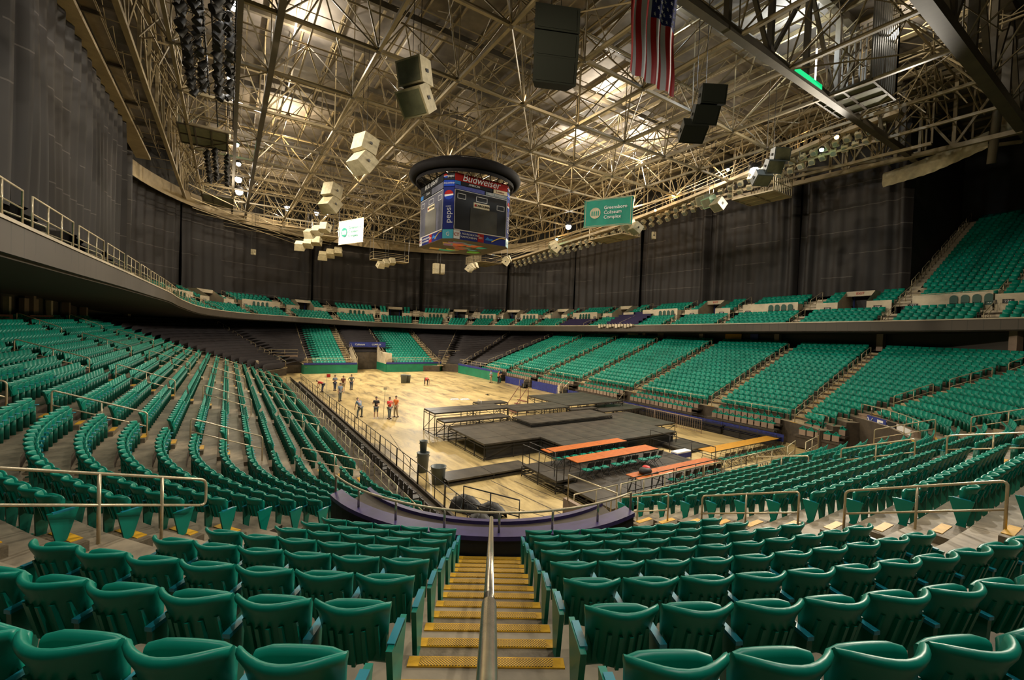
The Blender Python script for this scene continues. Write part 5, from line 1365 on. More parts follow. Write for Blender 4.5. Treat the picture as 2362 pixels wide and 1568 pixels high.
# glowing lamps: bulb with reflector
def lamp(x, y, z, r, m_, label):
    t = thing('flood_lamp', label, 'lamp', (x, y, z)); mb = MB(); mb.lathe([(.03, -r), (r * .75, -r * .7), (r, 0), (r * .75, r * .7), (.03, r)], 12); mb.obj('bulb', M[m_], t, True)
    mb = MB(); mb.lathe([(r * 1.5, r * .5), (r * 1.1, r * 1.5), (r * .4, r * 1.9)], 12); mb.obj('reflector', M['dark'], t, True)
for (x, y, z, r, m_, l) in ((-.05, 38.7, 25.0, .28, 'glow', 'cool white floodlight on the left catwalk, halfway up the open rack'), (-.05, 29.7, 25.0, .28, 'glow', 'white floodlight at the top of the left catwalk'), (.45, 51.5, 24.6, .2, 'glow_g', 'small greenish lamp left of the tall column'),
    (.7, 57, 24.4, .22, 'glow', 'white lamp on the left catwalk below the first platform'), (.8, 64, 24.6, .38, 'glow', 'bright lamp low on the left catwalk'), (1.0, 70, 24.6, .45, 'glow', 'brightest lamp low on the left catwalk'), (7.5, 76.8, 25.0, .42, 'glow', 'white lamp at the far left end of the catwalk'), (11.7, 77.2, 25.0, .32, 'glow', 'white lamp above the white banner'),
    (41.2, 49.8, 22.7, .40, 'glow', 'bright starry lamp left of the green banner'), (43.1, 24.1, 24.0, .40, 'glow', 'very bright lamp above the small cream platform'), (40.9, 20.2, 24.0, .17, 'glow', 'white lamp above the curved grey speaker'), (42.7, 18.1, 24.0, .17, 'glow_g', 'pale green lamp on the right catwalk'),
    (40.9, 16.3, 24.0, .17, 'glow_o', 'amber lamp with star rays under the big cage platform'), (41.4, 25.8, 24.2, .14, 'glow', 'small white lamp left of the bright lamp'), (43.2, 36.0, 22.6, .14, 'glow_o', 'small amber lamp in the middle of the right catwalk'), (44, 56, 22.2, .2, 'glow_g', 'small green lamp near the starry lamp')):
    lamp(x, y, z, r, m_, l)
t = thing('tube_lamp', 'white glowing tube along a beam at the left catwalk', 'lamp', (0, 40.5, 24.2)); mb = MB(); mb.tube([(0, 0, 0), (2.1, 1.4, .3)], .09, 8); mb.obj('tube', M['glow_w'], t)
t = thing('tube_lamp', 'bright green lit strip on the big beam of the right roof', 'lamp', (31.0, 14.2, 24.1)); mb = MB(); mb.bar((-2.2, -.28, .05), (1.4, -.28, .05), .05, .3); mb.obj('tube', M['greentube'], t)
t = thing('tube_lamp', 'short glowing vertical tube by the cage platform', 'lamp', (33.0, 14.6, 25.0)); mb = MB(); mb.tube([(0, 0, 0), (0, 0, 2.2)], .05, 6); mb.obj('tube', M['glow_w'], t)

# ------------------------------------------------------------------ hung loudspeakers
def cluster(loc, rz, boxes, label, cable=True, m_='spk'):
    """boxes: (dx, dy, dz, w, d, h, tilt, material)"""
    t = thing('loudspeaker', label, 'speaker', loc, rz)
    for (dx, dy, dz, w, d, h, tilt, mm) in boxes:
        mb = MB(); hw = w / 2
        mb.add([(-hw, -d / 2, -h / 2), (hw, -d / 2, -h / 2), (hw * .75, d / 2, -h / 2), (-hw * .75, d / 2, -h / 2), (-hw, -d / 2, h / 2), (hw, -d / 2, h / 2), (hw * .75, d / 2, h / 2), (-hw * .75, d / 2, h / 2)],
               [(0, 3, 2, 1), (4, 5, 6, 7), (0, 1, 5, 4), (1, 2, 6, 5), (2, 3, 7, 6), (3, 0, 4, 7)])
        o = mb.obj('cabinet', M[mm or m_], t); o.location = (dx, dy, dz); o.rotation_euler = (tilt, 0, 0)
        mb = MB(); mb.box(-hw * .86, hw * .86, -d / 2 - .02, -d / 2, -h * .42, h * .42); g = mb.obj('grille', M['spk_d' if (mm or m_) == 'spk_d' else 'plat'], o)
        mb = MB(); mb.box(-hw * .98, -hw * .9, -.1, .1, -.08, .08); mb.box(hw * .86, hw * .94, -.1, .1, -.08, .08); g = mb.obj('handle', M['dark'], o)
    if cable:
        mb = MB()
        for s in (-.25, .25): mb.tube([(s, 0, boxes[0][2] + .2), (s, 0, 28.4 - loc[2])], .02, 4)
        mb.obj('cable', M['dark'], t)
    return t
two = lambda s: [(0, 0, .55 * s, 1.3 * s, .95 * s, 1.0 * s, R_(15), None), (0, .15 * s, -.5 * s, 1.35 * s, .95 * s, 1.1 * s, R_(38), None)]
three = lambda s: [(0, 0, .8 * s, 1.1 * s, .9 * s, .8 * s, R_(5), None), (0, .1 * s, 0, 1.1 * s, .9 * s, .8 * s, R_(28), None), (0, .45 * s, -.75 * s, 1.1 * s, .9 * s, .8 * s, R_(52), None)]
fan = lambda s: [(-.75 * s, 0, .2 * s, 1.0 * s, .8 * s, .8 * s, R_(20), None), (.1 * s, -.1 * s, -.1 * s, 1.0 * s, .8 * s, .8 * s, R_(35), None), (.9 * s, 0, -.45 * s, 1.0 * s, .8 * s, .8 * s, R_(55), None)]
cluster((8.0, 22.5, 20.0), R_(-60), two(1.22), 'largest cream loudspeaker pair hanging in the left foreground')
cluster((8.2, 33.6, 20.0), R_(115), two(1.25), 'cream loudspeaker pair hanging above and left of the scoreboard')
cluster((8.5, 47.4, 20.0), R_(125), two(1.3), 'cream loudspeaker pair hanging beyond the left catwalk lamp')
cluster((9.9, 64.0, 19.95), R_(140), fan(1.3), 'cream loudspeaker fan in front of the far hanging platform')
cluster((9.6, 69.5, 19.0), R_(160), fan(1.35), 'cream loudspeaker fan lowest on the far left, below the platform')
cluster((14.0, 77.0, 19.0), R_(170), fan(1.4), 'cream loudspeaker fan below the white banner')
cluster((22.2, 73.8, 18.0), R_(190), fan(1.2), 'cream loudspeaker fan against the far drapes left of the scoreboard')
cluster((29.8, 69.6, 17.3), R_(180), [(-.5, 0, 0, .95, .9, 1.7, 0, None), (.5, 0, 0, .95, .9, 1.7, 0, None)], 'square cream loudspeaker pair below the scoreboard')
cluster((34.5, 66.5, 17.9), R_(215), fan(1.15), 'cream loudspeaker fan just right of the scoreboard bottom')
cluster((38.5, 62.0, 19.0), R_(230), fan(1.2), 'cream loudspeaker fan by the far right hanging platform')
cluster((38.0, 48.8, 19.4), R_(240), fan(1.35), 'cream loudspeaker fan halfway along the right side')
cluster((38.7, 35.6, 20.0), R_(250), fan(1.3), 'cream loudspeaker fan beside the platform below the green banner')
cluster((37.2, 24.7, 20.0), R_(255), [(-.9, 0, .4, 1.1, .9, .9, R_(20), 'spk'), (0, -.1, 0, 1.1, .9, .9, R_(30), 'spk_green_lit'), (1.0, 0, -.5, 1.1, .9, .9, R_(50), 'spk')], 'green-lit loudspeaker fan hanging on the right')
cluster((24.0, 60.0, 20.5), R_(180), [(0, 0, 0, .5, .5, .7, 0, None)], 'single small cream loudspeaker in front of the far drapes', cable=True)
cluster((3.0, 76, 17.6), R_(150), [(0, 0, 0, .55, .5, .8, 0, None)], 'single small cream box speaker on the far left drape')
cluster((45.5, 38, 20.2), R_(230), [(0, 0, 0, .5, .5, .9, 0, None)], 'single small cream box speaker on the right drape')
# black arrays
t = cluster((13.7, 18.2, 22.0), R_(-24), [(0, 0, 1.15, 2.3, .8, 1.25, R_(0), 'spk_d'), (0, .05, -.1, 2.3, .8, 1.2, R_(4), 'spk_d'), (0, .12, -1.3, 2.25, .8, 1.2, R_(9), 'spk_d')], 'large black loudspeaker array hanging left of the flag')
cluster((21.9, 15.45, 20.0), R_(-30), [(.55, 0, .95, 1.4, .9, 1.0, R_(10), 'spk_d'), (.25, .15, .0, 1.4, .9, 1.0, R_(28), 'spk_d'), (-.25, .45, -.8, 1.4, .9, 1.0, R_(48), 'spk_d')], 'curved black loudspeaker array hanging right of the flag')
cluster((32.7, 17.2, 19.8), R_(-30), [(.7, 0, 1.1, 1.2, .8, .9, R_(10), 'grey'), (.3, .1, .3, 1.2, .8, .9, R_(28), 'grey'), (-.4, .3, -.5, 1.2, .8, .9, R_(48), 'grey')], 'curved grey loudspeaker array in front of the small cream platform')

# ------------------------------------------------------------------ scoreboard
SC = thing('scoreboard', 'eight-sided scoreboard with black ring hanging over the floor', 'scoreboard', (20.0, 40.7, 15.7))
cx, cy, z0 = 20.0, 40.7, 15.7; HX, CH = 3.55, .75
def oct_(h, c): return [(-h + c, -h), (h - c, -h), (h, -h + c), (h, h - c), (h - c, h), (-h + c, h), (-h, h - c), (-h, -h + c)]
mb = MB(); mb.prism(oct_(HX - .02, CH), .02, 5.9); mb.obj('core', M['sc_k'], SC)
mb = MB(); mb.prism(oct_(HX + .03, CH), -.03, .0); mb.obj('bottom_panel', M['riser'], SC)
cols = [mat('map_' + n, c, .6) for n, c in (('teal', (.02, .35, .38)), ('orange', (.6, .13, .03)), ('lime', (.12, .42, .04)), ('tan', (.5, .32, .12)), ('sky', (.1, .3, .5)), ('violet', (.25, .12, .4)), ('rust', (.35, .06, .03)))]
rnd2 = random.Random(11)
for i in range(26):
    a = rnd2.uniform(-3.0, 1.4); b = rnd2.uniform(-2.6, 2.0); w = rnd2.uniform(.9, 1.9); l = rnd2.uniform(.4, .9)
    mb = MB(); mb.prism([(a, b), (a + w, b + rnd2.uniform(-.25, .15)), (a + w * .8, b + l), (a + w * .2, b + l * 1.2)][::1], -.045 - .001 * i, -.035); mb.obj('map_patch', cols[i % 7], SC)
whitem = M['sc_w']; M['sc_blue'] = mat('board_blue', (.008, .013, .09), .8, spec=.1); M['sc_panel'] = mat('board_panel', (.009, .009, .010), .3, spec=.2); M['sc_screen'] = mat('screen_off', (.028, .025, .016), .4, spec=.2, var=.4, scale=.7)
M['sc_grey'] = mat('board_grey', (.075, .075, .10), .7, spec=.1, var=.4, scale=.8); M['aqua'] = mat('aqua_blue', (.008, .03, .22), .8, spec=.1); M['skyb'] = mat('sky_blue', (.02, .10, .28), .8, spec=.1); M['gold2'] = mat('gold_paint', (.55, .35, .04), .5)
faces = [((0, -HX), (1, 0)), ((HX, 0), (0, 1)), ((0, HX), (-1, 0)), ((-HX, 0), (0, -1))]
WW = 2 * (HX - CH)
for fi, ((fx, fy), (rx, ry)) in enumerate(faces):
    B = basis((cx + fx, cy + fy, z0), (rx, ry, 0))
    def panel(nm, u0, u1, v0, v1, m_, dz=.03, par=SC):
        mb = MB(); MMl = basis((fx, fy, 0), (rx, ry, 0)); mb.box(u0, u1, v0, v1, 0, dz, MMl); return mb.obj(nm, M[m_], par)
    h = WW / 2
    panel('face_panel', -h, h, .85, 4.5, 'sc_panel' if fi != 3 else 'sc_grey', .04)
    scr = panel('screen', -h * .42 if fi == 0 else -h * .5, h * .62 if fi == 0 else h * .45, .95, 3.1, 'sc_screen', .06)
    for (u0, u1, v0, v1) in ((-h, h, 4.46, 4.5), (-h, h, .85, .89), (-h, -h + .04, .85, 4.5), (h - .04, h, .85, 4.5)): panel('border', u0, u1, v0, v1, 'sc_w', .055)
    for (uc, wv, vc) in ((-h * .75, .85, 3.95), (.0, 1.2, 3.98), (h * .75, .85, 3.55 if fi == 0 else 3.9)):
        for (u0, u1, v0, v1) in ((uc - wv / 2, uc + wv / 2, vc + .2, vc + .24), (uc - wv / 2, uc + wv / 2, vc - .24, vc - .2), (uc - wv / 2, uc - wv / 2 + .04, vc - .24, vc + .24), (uc + wv / 2 - .04, uc + wv / 2, vc - .24, vc + .24)): panel('digit_frame', u0, u1, v0, v1, 'sc_w', .055)
    p = panel('sign_panel', -.85, .85, 3.12, 3.62, 'canvas' if fi == 0 else 'spk', .07); put_text('CAROLINA', .3, M['sc_k'], B, SC, dx=.1, dy=3.37, dz=.08); 
    mb = MB(); mb.prism([(-.65 + .12 * math.cos(a), 3.37 + .12 * math.sin(a)) for a in np.linspace(0, 2 * PI, 8, False)], .07, .085); mb.v = [tuple(basis((fx, fy, 0), (rx, ry, 0)) @ Vector(q)) for q in mb.v]; mb.obj('emblem', M['sc_red'], SC)
    # lower band
    panel('lower_band', -h, h, .0, .82, 'sc_blue', .04); panel('band_edge', -h, h, .80, .84, 'beam', .05)
    panel('badge', -h, -h + .62, .02, .78, 'sc_w', .055); put_text('CT', .4, M['sc_red'], B, SC, dx=-h + .3, dy=.4, dz=.07)
    put_text('U.S. FIGURE SKATING', .24, M['sc_w'], B, SC, dx=-h + 1.55, dy=.55, dz=.05); put_text('CHAMPIONSHIPS', .24, M['sc_w'], B, SC, dx=-h + 1.5, dy=.27, dz=.05)
    panel('year_badge', -.3, .35, .02, .78, 'sc_red', .05); put_text('2011', .27, M['sc_w'], B, SC, dx=.03, dy=.4, dz=.06)
    mb = MB(); MMl = basis((fx, fy, 0), (rx, ry, 0)); pts = [(.45, .3), (.75, .62), (1.0, .45), (1.25, .5), (1.5, .3)]; mb.prism(pts, .04, .055); mb.v = [tuple(MMl @ Vector(q)) for q in mb.v]; mb.obj('mountain_mark', M['skyb'], SC)
    mb = MB(); mb.tube([(1.2 + (h - 1.25) * q / 8, .2 + .5 * math.sin(q / 8 * 1.9), .06) for q in range(9)], .04, 4); mb.v = [tuple(MMl @ Vector(q)) for q in mb.v]; mb.obj('swoosh', M['gold2'], SC)
    # advert rows on top
    if fi in (0, 2):
        panel('advert', -h, h, 5.3, 6.0, 'sc_red', .06); put_text('Budweiser', .95, M['sc_w'], B, SC, dx=-.1, dy=5.66, dz=.08, shear=.25)
        panel('advert', -h, -h + .55, 4.95, 5.28, 'skyb', .05); panel('advert', -h + .6, h * .4, 4.95, 5.28, 'sc_k', .05); put_text('AMERICAN', .24, M['sc_w'], B, SC, dx=-h * .3, dy=5.12, dz=.06)
        panel('advert', h * .45, h, 4.9, 5.28, 'beam', .05); put_text('Lumber', .3, M['rededge'], B, SC, dx=h * .72, dy=5.09, dz=.06)
        panel('advert', -h, h * .1, 4.55, 4.9, 'navy', .05); panel('advert', h * .15, h, 4.55, 4.86, 'grey', .05); put_text('BB&T Winston', .28, M['sc_w'], B, SC, dx=h * .55, dy=4.72, dz=.06)
    else:
        panel('advert', -h, h, 5.25, 6.0, 'sc_k', .06); put_text('BUD LIGHT', .66, M['sc_w'], B, SC, dx=0, dy=5.63, dz=.08, shear=.2)
        panel('advert', 0, h, 4.6, 5.2, 'sc_grey', .05); panel('advert', -h, -.1, 4.6, 5.2, 'sc_k', .05); panel('advert', -h, -h + .7, 4.6, 5.0, 'skyb', .06); put_text('Coors', .36, M['sc_w'], B, SC, dx=-.9, dy=4.95, dz=.06)
# chamfered corners
for q, (a, b) in enumerate((((-HX, -HX + CH), (-HX + CH, -HX)), ((HX - CH, -HX), (HX, -HX + CH)), ((HX, HX - CH), (HX - CH, HX)), ((-HX + CH, HX), (-HX, HX - CH)))):
    c = ((a[0] + b[0]) / 2, (a[1] + b[1]) / 2); r = (b[0] - a[0], b[1] - a[1], 0); w = math.hypot(r[0], r[1]) / 2 - .01
    Ml = basis((c[0], c[1], 0), r); Bw = basis((cx + c[0], cy + c[1], z0), r)
    mb = MB(); mb.box(-w, w, .85, 4.7, 0, .05, Ml); mb.obj('corner_panel', M['sc_blue'], SC)
    mb = MB(); mb.box(-w, w, 4.75, 5.3, 0, .05, Ml); mb.obj('corner_panel', M['aqua'], SC); put_text('AQUAFINA', .21, M['sc_w'], Bw, SC, dy=5.03, dz=.06)
    mb = MB(); mb.box(-w, w, 5.35, 6.0, 0, .05, Ml); mb.obj('corner_panel', M['sc_k'], SC); put_text('pepsi', .3, M['sc_w'], Bw, SC, dx=.15, dy=5.68, dz=.06)
    mb = MB(); mb.box(-w, w, .0, .82, 0, .05, Ml); mb.obj('corner_panel', M['teal'], SC); put_text('G', .5, M['sc_w'], Bw, SC, dy=.4, dz=.06)
    put_text('pepsi', .78, M['sc_w'], Bw, SC, dy=2.2, dz=.06, rot=PI / 2)
    for (yy, R) in ((3.95, .44), (5.68, .2)):
        xx = 0 if R > .3 else -.36
        for (nm, m_, f0, f1) in (('globe_red', 'sc_red', .25, PI - .1), ('globe_blue', 'aqua', PI + .35, 2 * PI - .05)):
            pts = [(xx + R * math.cos(a), yy + R * math.sin(a)) for a in np.linspace(f0, f1, 12)]; mb = MB(); mb.prism(pts, .06, .075); mb.v = [tuple(Ml @ Vector(p)) for p in mb.v]; mb.obj(nm, M[m_], SC)
        pts = [(xx + R * .98 * math.cos(a), yy + R * .98 * math.sin(a)) for a in np.linspace(0, 2 * PI, 20, False)]; mb = MB(); mb.prism(pts, .05, .06); mb.v = [tuple(Ml @ Vector(p)) for p in mb.v]; mb.obj('globe_white', M['sc_w'], SC)
# ring and crown truss
mb = MB(); mb.tube([(5.15 * math.cos(a), 5.15 * math.sin(a), 6.75) for a in np.linspace(0, 2 * PI, 41)], .46, 8, False); o = mb.obj('ring', M['ring'], SC, True)
mb = MB(); mb.grid([[(4.9 * math.cos(a), 4.9 * math.sin(a), z) for a in np.linspace(0, 2 * PI, 41)] for z in (5.95, 7.4)]); mb.obj('ring_band', M['ring'], SC, True)
mb = MB()
for i in range(24):
    a, b = 2 * PI * i / 24, 2 * PI * (i + 1) / 24; r0, r1 = 4.85, 3.6
    mb.tube([(r0 * math.cos(a), r0 * math.sin(a), 6.7), (r1 * math.cos(b), r1 * math.sin(b), 5.9)], .05, 4); mb.tube([(r0 * math.cos(b), r0 * math.sin(b), 6.7), (r1 * math.cos(a), r1 * math.sin(a), 5.9)], .05, 4)
mb.obj('crown_truss', M['dark'], SC)
for sx in (-1, 1):
    for sy in (-1, 1): mb = MB(); mb.tube([(sx * 2.2, sy * 2.2, 5.9), (sx * 2.2, sy * 2.2, 12.6)], .04, 5); mb.obj('cable', M['dark'], SC)

# ------------------------------------------------------------------ banners and flag
def hung_banner(c, ang, w, h, label, m_, tm, edge):
    r = (math.cos(ang), math.sin(ang), 0); t = thing('banner', label, 'banner', c); Ml = basis((0, 0, 0), r); Bw = basis(c, r)
    mb = MB(); rows = []
    for v in range(7): rows.append([tuple(Ml @ Vector((-w / 2 + w * u / 16, h / 2 - h * v / 6, .04 * math.sin(u * 1.3) * (v / 6)))) for u in range(17)])
    mb.grid(rows); mb.obj('cloth', M[m_], t, True)
    for yy in (h / 2, -h / 2):
        mb = MB(); mb.tube([tuple(Ml @ Vector((-w / 2 - .05, yy, 0))), tuple(Ml @ Vector((w / 2 + .05, yy, 0)))], .035, 6); mb.obj('batten', M[edge], t)
    for xx in (-w / 2, w / 2):
        mb = MB(); mb.tube([tuple(Ml @ Vector((xx, h / 2, 0))), tuple(Ml @ Vector((xx, 24.0 - c[2] + 3, 0)))], .02, 4); mb.obj('cord', M['dark'], t)
    # emblem disc with four arches
    R = h * .2; X = -w * .26
    pts = [(X + R * math.cos(a), R * math.sin(a)) for a in np.linspace(0, 2 * PI, 24, False)]; mb = MB(); mb.prism(pts, .05, .06); mb.v = [tuple(Ml @ Vector(p)) for p in mb.v]; mb.obj('emblem_disc', M[tm[0]], t)
    mb = MB()
    for i in range(4):
        x = X - R * .58 + i * R * .39; mb.prism([(x - R * .12, -R * .5), (x + R * .12, -R * .5), (x + R * .12, R * .25), (x, R * .45), (x - R * .12, R * .25)], .06, .07)
    mb.v = [tuple(Ml @ Vector(p)) for p in mb.v]; mb.obj('emblem_arch', M[m_], t)
    for i, s in enumerate(('Greensboro', 'Coliseum', 'Complex')): put_text(s, h * .17, M[tm[1]], Bw, t, dx=-w * .08, dy=h * (.16 - .17 * i), dz=.06, align='LEFT')
    mb = MB()
    for (x0, x1, y0, y1) in ((-w * .47, w * .47, h * .455, h * .465), (-w * .47, w * .47, -h * .465, -h * .455), (-w * .47, -w * .462, -h * .46, h * .46), (w * .462, w * .47, -h * .46, h * .46)): mb.box(x0, x1, y0, y1, .045, .05, Ml)
    mb.obj('border', M[tm[0]], t)
    return t
hung_banner((31.5, 32.1, 19.55), R_(-61), 4.9, 2.75, 'green banner with white arches and lettering, hanging right of the scoreboard', 'ban', ('spk', 'ban_w'), 'spk')
hung_banner((13.35, 60.5, 19.6), R_(-67), 5.2, 3.1, 'white banner with green arches and lettering, hanging left of the scoreboard', 'ban_w', ('ban', 'ban'), 'canvas')
# flag hung vertically
fw, L = 3.15, 5.35; fb = (15.25, 13.2, 18.4); FL = thing('flag', 'large red and white striped flag with blue starred corner, hung vertically', 'flag', (fb[0], fb[1], fb[2] + L / 2))
Ml = basis((0, 0, 0), (math.cos(R_(3)), math.sin(R_(3)), 0))
def fpt(u, v, dz=0): return tuple(Ml @ Vector((-fw / 2 + fw * u, L / 2 - L * v, .08 * math.sin(u * 23 + v * 2) + .05 * math.sin(v * 9) + dz)))
for i in range(13):
    for (v0, v1) in (((0, 1),) if i < 6 else ((.46, 1),)):
        mb = MB(); mb.grid([[fpt(i / 13 + f / 39, v0 + (v1 - v0) * q / 14) for f in range(4)] for q in range(15)]); mb.obj('stripe', M['red'] if i % 2 == 0 else M['ban_w'], FL, True)
mb = MB(); mb.grid([[fpt(6 / 13 + 7 / 13 * f / 14, .46 * q / 8) for f in range(15)] for q in range(9)]); mb.obj('canton', M['navy'], FL, True)
stars = MB()
for r in range(9):
    for c in range(6 if r % 2 == 0 else 5):
        u = 6 / 13 + 7 / 13 * ((c + (.5 if r % 2 == 0 else 1)) / 6); v = .46 * (r + .5) / 9; p = Vector(fpt(u, v, .03)); n = Ml.to_3x3()
        pts = [p + n @ Vector(((.11 if k % 2 == 0 else .045) * math.sin(PI * k / 5), (.11 if k % 2 == 0 else .045) * math.cos(PI * k / 5), 0)) for k in range(10)]
        stars.add([tuple(q) for q in pts], [tuple(reversed(range(10)))])
stars.obj('stars', M['ban_w'], FL)['kind'] = 'stuff'
mb = MB(); mb.tube([fpt(0, 0), fpt(1, 0)], .05, 6); mb.obj('pole', M['dark'], FL)

# ------------------------------------------------------------------ people on the floor
def skin_mesh(joints, edges, m_, sub=1, name='body'):
    me = bpy.data.meshes.new(name); me.from_pydata([j[:3] for j in joints], edges, []); o = bpy.data.objects.new(name, me); COL.objects.link(o)
    o.modifiers.new('s', 'SKIN'); sv = me.skin_vertices[0].data
    for i, j in enumerate(joints): r = j[3]; sv[i].radius = (r, r) if not isinstance(r, tuple) else r; sv[i].use_root = (i == 0)
    md = o.modifiers.new('u', 'SUBSURF'); md.levels = sub; md.render_levels = sub
    bpy.context.view_layer.update(); dg = bpy.context.evaluated_depsgraph_get(); r = bpy.data.meshes.new_from_object(o.evaluated_get(dg)); bpy.data.objects.remove(o)
    r.materials.clear(); r.materials.append(M[m_]); r.polygons.foreach_set('use_smooth', [True] * len(r.polygons)); r.name = name; return r
M['hair'] = mat('hair', (.03, .018, .01), .6); M['jeans'] = mat('jeans', (.035, .05, .10), .7); M['khaki'] = mat('khaki', (.32, .24, .13), .7); M['shirt_b'] = mat('shirt_blue', (.16, .22, .30), .7)
M['shirt_k'] = mat('shirt_black', (.02, .018, .018), .7); M['orange'] = mat('orange_shirt', (.7, .18, .03), .6); M['shoe'] = mat('shoe', (.5, .48, .45), .6)
def person(loc, rz, label, shirt, trousers, pose='stand', short=False, arms=((.28, .10), (-.28, .10)), lean=0.0, hair=True, armpose=None):
    t = thing('person', label, 'person', loc, rz)
    # joint frame: x right, y forward
    hip = Vector((0, 0, .93)); bend = R_(lean); up = Vector((0, math.sin(bend), math.cos(bend)))
    if pose == 'bend': hip = Vector((0, -.12, .88))
    def al(k, x=0, y=0): return hip + up * k + Vector((x, 0, 0)) + Vector((0, math.cos(bend), -math.sin(bend))) * y
    sp = .10 if pose != 'bend' else .22
    legs = []
    for s, st in ((1, .05), (-1, -.08)): legs.append([hip + Vector((s * .095, 0, -.05)), Vector((s * sp, hip.y * .5 + st * .6 + .03, .49)), Vector((s * (sp + .02), st, .09)), Vector((s * (sp + .03), st + .15, .035))])
    ch, nk, hd = al(.42), al(.56), al(.68, 0, .02)
    arms_ = []
    for s in (1, -1):
        sh = al(.50, s * .19)
        if armpose == 'down' or pose == 'bend': el = sh + Vector((s * .05, .05, -.29)); wr = el + Vector((0, .08, -.26))
        elif armpose == 'fold': el = sh + Vector((s * .10, .02, -.27)); wr = el + Vector((-s * .24, .20, .04))
        elif armpose == 'hips': el = sh + Vector((s * .20, -.06, -.24)); wr = el + Vector((-s * .16, .12, -.16))
        elif armpose == 'hold': el = sh + Vector((s * .06, .08, -.27)); wr = el + Vector((-s * .06, .26, .05 + (.12 if s > 0 else 0)))
        else: el = sh + Vector((s * .07, -.01, -.29)); wr = el + Vector((s * .01, .09, -.25))
        hn = wr + (wr - el).normalized() * .10; arms_.append([sh, el, wr, hn])
    J = [(*hip, .125), (*al(.2), .115), (*ch, (.15, .11)), (*nk, .055), (*al(.60), .05), (*hd, .088), (*al(.80, 0, .01), .075)]; E = [(0, 1), (1, 2), (2, 3), (3, 4), (4, 5), (5, 6)]
    for L_ in legs:
        b = len(J); J += [(*L_[0], .085), (*L_[1], .058), (*L_[2], .038), (*L_[3], .035)]; E += [(0, b), (b, b + 1), (b + 1, b + 2), (b + 2, b + 3)]
    for A_ in arms_:
        b = len(J); J += [(*A_[0], .058), (*A_[1], .042), (*A_[2], .03), (*A_[3], .032)]; E += [(2, b), (b, b + 1), (b + 1, b + 2), (b + 2, b + 3)]
    link('body', skin_mesh(J, E, 'skin'), t)
    # shirt
    J = [(*al(.0), .15), (*al(.2), .14), (*ch, (.175, .13)), (*al(.52), .085)]; E = [(0, 1), (1, 2), (2, 3)]
    for A_ in arms_:
        b = len(J); m_ = A_[0].lerp(A_[1], .75); J += [(*A_[0], .075), (*m_, .062)]; E += [(2, b), (b, b + 1)]
    link('shirt', skin_mesh(J, E, shirt, 1, 'shirt'), t)
    J = [(*al(.03), .148)]; E = []
    for L_ in legs:
        b = len(J); J.append((*L_[0], .105)); J.append((*(L_[1] if not short else L_[0].lerp(L_[1], .95)), .078)); E += [(0, b), (b, b + 1)]
        if not short: J.append((*L_[2], .06)); E.append((b + 1, b + 2))
    link('trousers', skin_mesh(J, E, trousers, 1, 'trousers'), t)
    for L_ in legs:
        mb = MB(); p = L_[2]; mb.box(p.x - .05, p.x + .05, p.y - .09, p.y + .05, 0, .09); mb.add([(p.x - .05, p.y + .05, 0), (p.x + .05, p.y + .05, 0), (p.x + .035, p.y + .2, 0), (p.x - .035, p.y + .2, 0), (p.x - .05, p.y + .05, .09), (p.x + .05, p.y + .05, .09), (p.x + .035, p.y + .2, .045), (p.x - .035, p.y + .2, .045)], [(0, 3, 2, 1), (4, 5, 6, 7), (1, 2, 6, 5), (2, 3, 7, 6), (3, 0, 4, 7)]); mb.obj('shoe', M['shoe' if short else 'black'], t)
    # hands: palm, four fingers and a thumb
    for A_, s in zip(arms_, (1, -1)):
        d = (A_[2] - A_[1]).normalized(); side = Vector((s, 0, 0)); side = (side - d * side.dot(d)).normalized(); nn = d.cross(side); mb = MB(); base = A_[2] + d * .08
        mb.bar(A_[2] + d * .01, base + d * .01, .075, .03)
        for q in range(4): a = base + nn * (.027 - .018 * q); L_f = (.07, .08, .075, .058)[q]; mb.tube([a, a + d * L_f * .5 - side * .006, a + d * L_f - side * .025], .009, 5)
        mb.tube([A_[2] + d * .03 + nn * .035, A_[2] + d * .06 + nn * .062, A_[2] + d * .09 + nn * .06 - side * .015], .01, 5); mb.obj('hand', M['skin'], t)
    # face and hair
    mb = MB(); F = Vector((0, math.cos(bend), -math.sin(bend))); X = Vector((1, 0, 0)); c = al(.72, 0, .02)
    mb.tube([c + F * .085 + up * .02, c + F * .112 - up * .012, c + F * .088 - up * .018], .012, 5); mb.obj('nose', M['skin'], t)
    mb = MB(); mb.tube([c + F * .09 - up * .045 - X * .025, c + F * .094 - up * .048, c + F * .09 - up * .045 + X * .025], .006, 4); mb.obj('mouth', M['rededge'], t)
    for s in (-1, 1):
        mb = MB(); mb.tube([c + F * .086 + up * .03 + X * s * .03, c + F * .094 + up * .03 + X * s * .03], .009, 6); mb.obj('eye', M['black'], t)
        mb = MB(); mb.tube([c + X * s * .084 + up * .02, c + X * s * .096, c + X * s * .084 - up * .02], .013, 5); mb.obj('ear', M['skin'], t)
    if hair:
        mb = MB(); rows = []
        for i in range(6):
            th = R_(15 * i + 5); rows.append([tuple(c + up * (.03 + .108 * math.cos(th)) + (X * math.cos(a) + F * math.sin(a)) * .098 * math.sin(th) - F * .014) for a in np.linspace(0, 2 * PI, 13)])
        mb.grid(rows); mb.obj('hair', M['hair'] if hair is True else M[hair], t, True)
    return t
person((12.0, 52.0, 0), R_(190), 'person in grey shirt and jeans standing third from the left at the back', 'grey', 'jeans', armpose='hips')
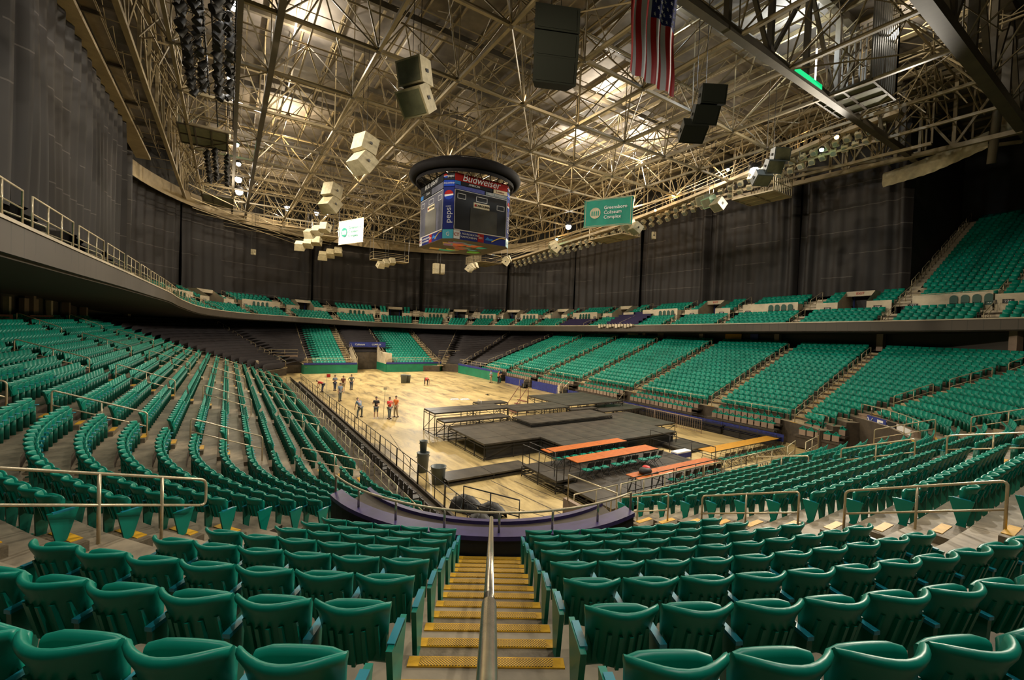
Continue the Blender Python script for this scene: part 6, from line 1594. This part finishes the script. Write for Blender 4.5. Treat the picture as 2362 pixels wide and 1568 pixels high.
person((10.9, 51.0, 0), R_(170), 'person in dark red top and khaki shorts standing between two others', 'rededge', 'khaki', short=True, armpose='down')
person((10.2, 51.9, 0), R_(200), 'person in blue shirt and dark jeans with folded arms', 'shirt_b', 'jeans', armpose='fold')
person((8.8, 51.4, 0), R_(60), 'person in red and white top bending by the guard rail', 'red', 'jeans', pose='bend', lean=65)
person((10.2, 35.6, 0), R_(150), 'person in black shirt and grey shorts holding a pole on the open floor', 'shirt_k', 'grey', short=True, armpose='hold')
person((11.1, 35.0, 0), R_(200), 'person in red top and dark trousers facing a colleague on the open floor', 'red', 'grey', armpose='hold')
person((11.8, 35.5, 0), R_(120), 'person in pale orange shirt and light trousers next to the red top', 'orange', 'khaki', armpose='down')
person((21.6, 53.4, 0), R_(180), 'person in red shirt bending to the floor with legs apart', 'red', 'shirt_k', pose='bend', lean=95)
person((31.0, 53.0, 0), R_(100), 'person in pale green shirt beside the blue skirt', 'shirt_b', 'khaki', armpose='fold')
person((31.7, 52.2, 0), R_(230), 'person in orange shirt turned away by the blue skirt', 'orange', 'shirt_k', armpose='hold')
person((32.3, 52.9, 0), R_(250), 'person in dark clothes half hidden between the two by the skirt', 'shirt_k', 'jeans', armpose='down')
person((9.3, 44.8, 0), R_(200), 'person in pale clothes standing close behind the guard rail', 'shirt_b', 'grey', armpose='down')
person((9.1, 36.4, 0), R_(20), 'person in light shirt stooping behind the nearer guard rail', 'shirt_b', 'grey', pose='bend', lean=35)
t = thing('pole', 'long thin pole held upright beside the man in black', 'pole', (10.75, 35.45, 0)); mb = MB(); mb.tube([(0, 0, 0), (.12, .1, 2.35)], .022, 6); mb.obj('shaft', M['canvas'], t); mb = MB(); mb.box(.0, .25, .05, .13, 2.3, 2.5); mb.obj('head', M['canvas'], t)
t = thing('flag_stand', 'small red flag on a thin stand near the back group', 'flag', (9.2, 51.3, 0)); mb = MB(); mb.tube([(0, 0, 0), (0, 0, 1.85)], .018, 5); mb.obj('pole', M['ban_w'], t); mb = MB(); mb.box(.0, .4, -.01, .01, 1.6, 1.95); mb.obj('flag_cloth', M['red'], t)
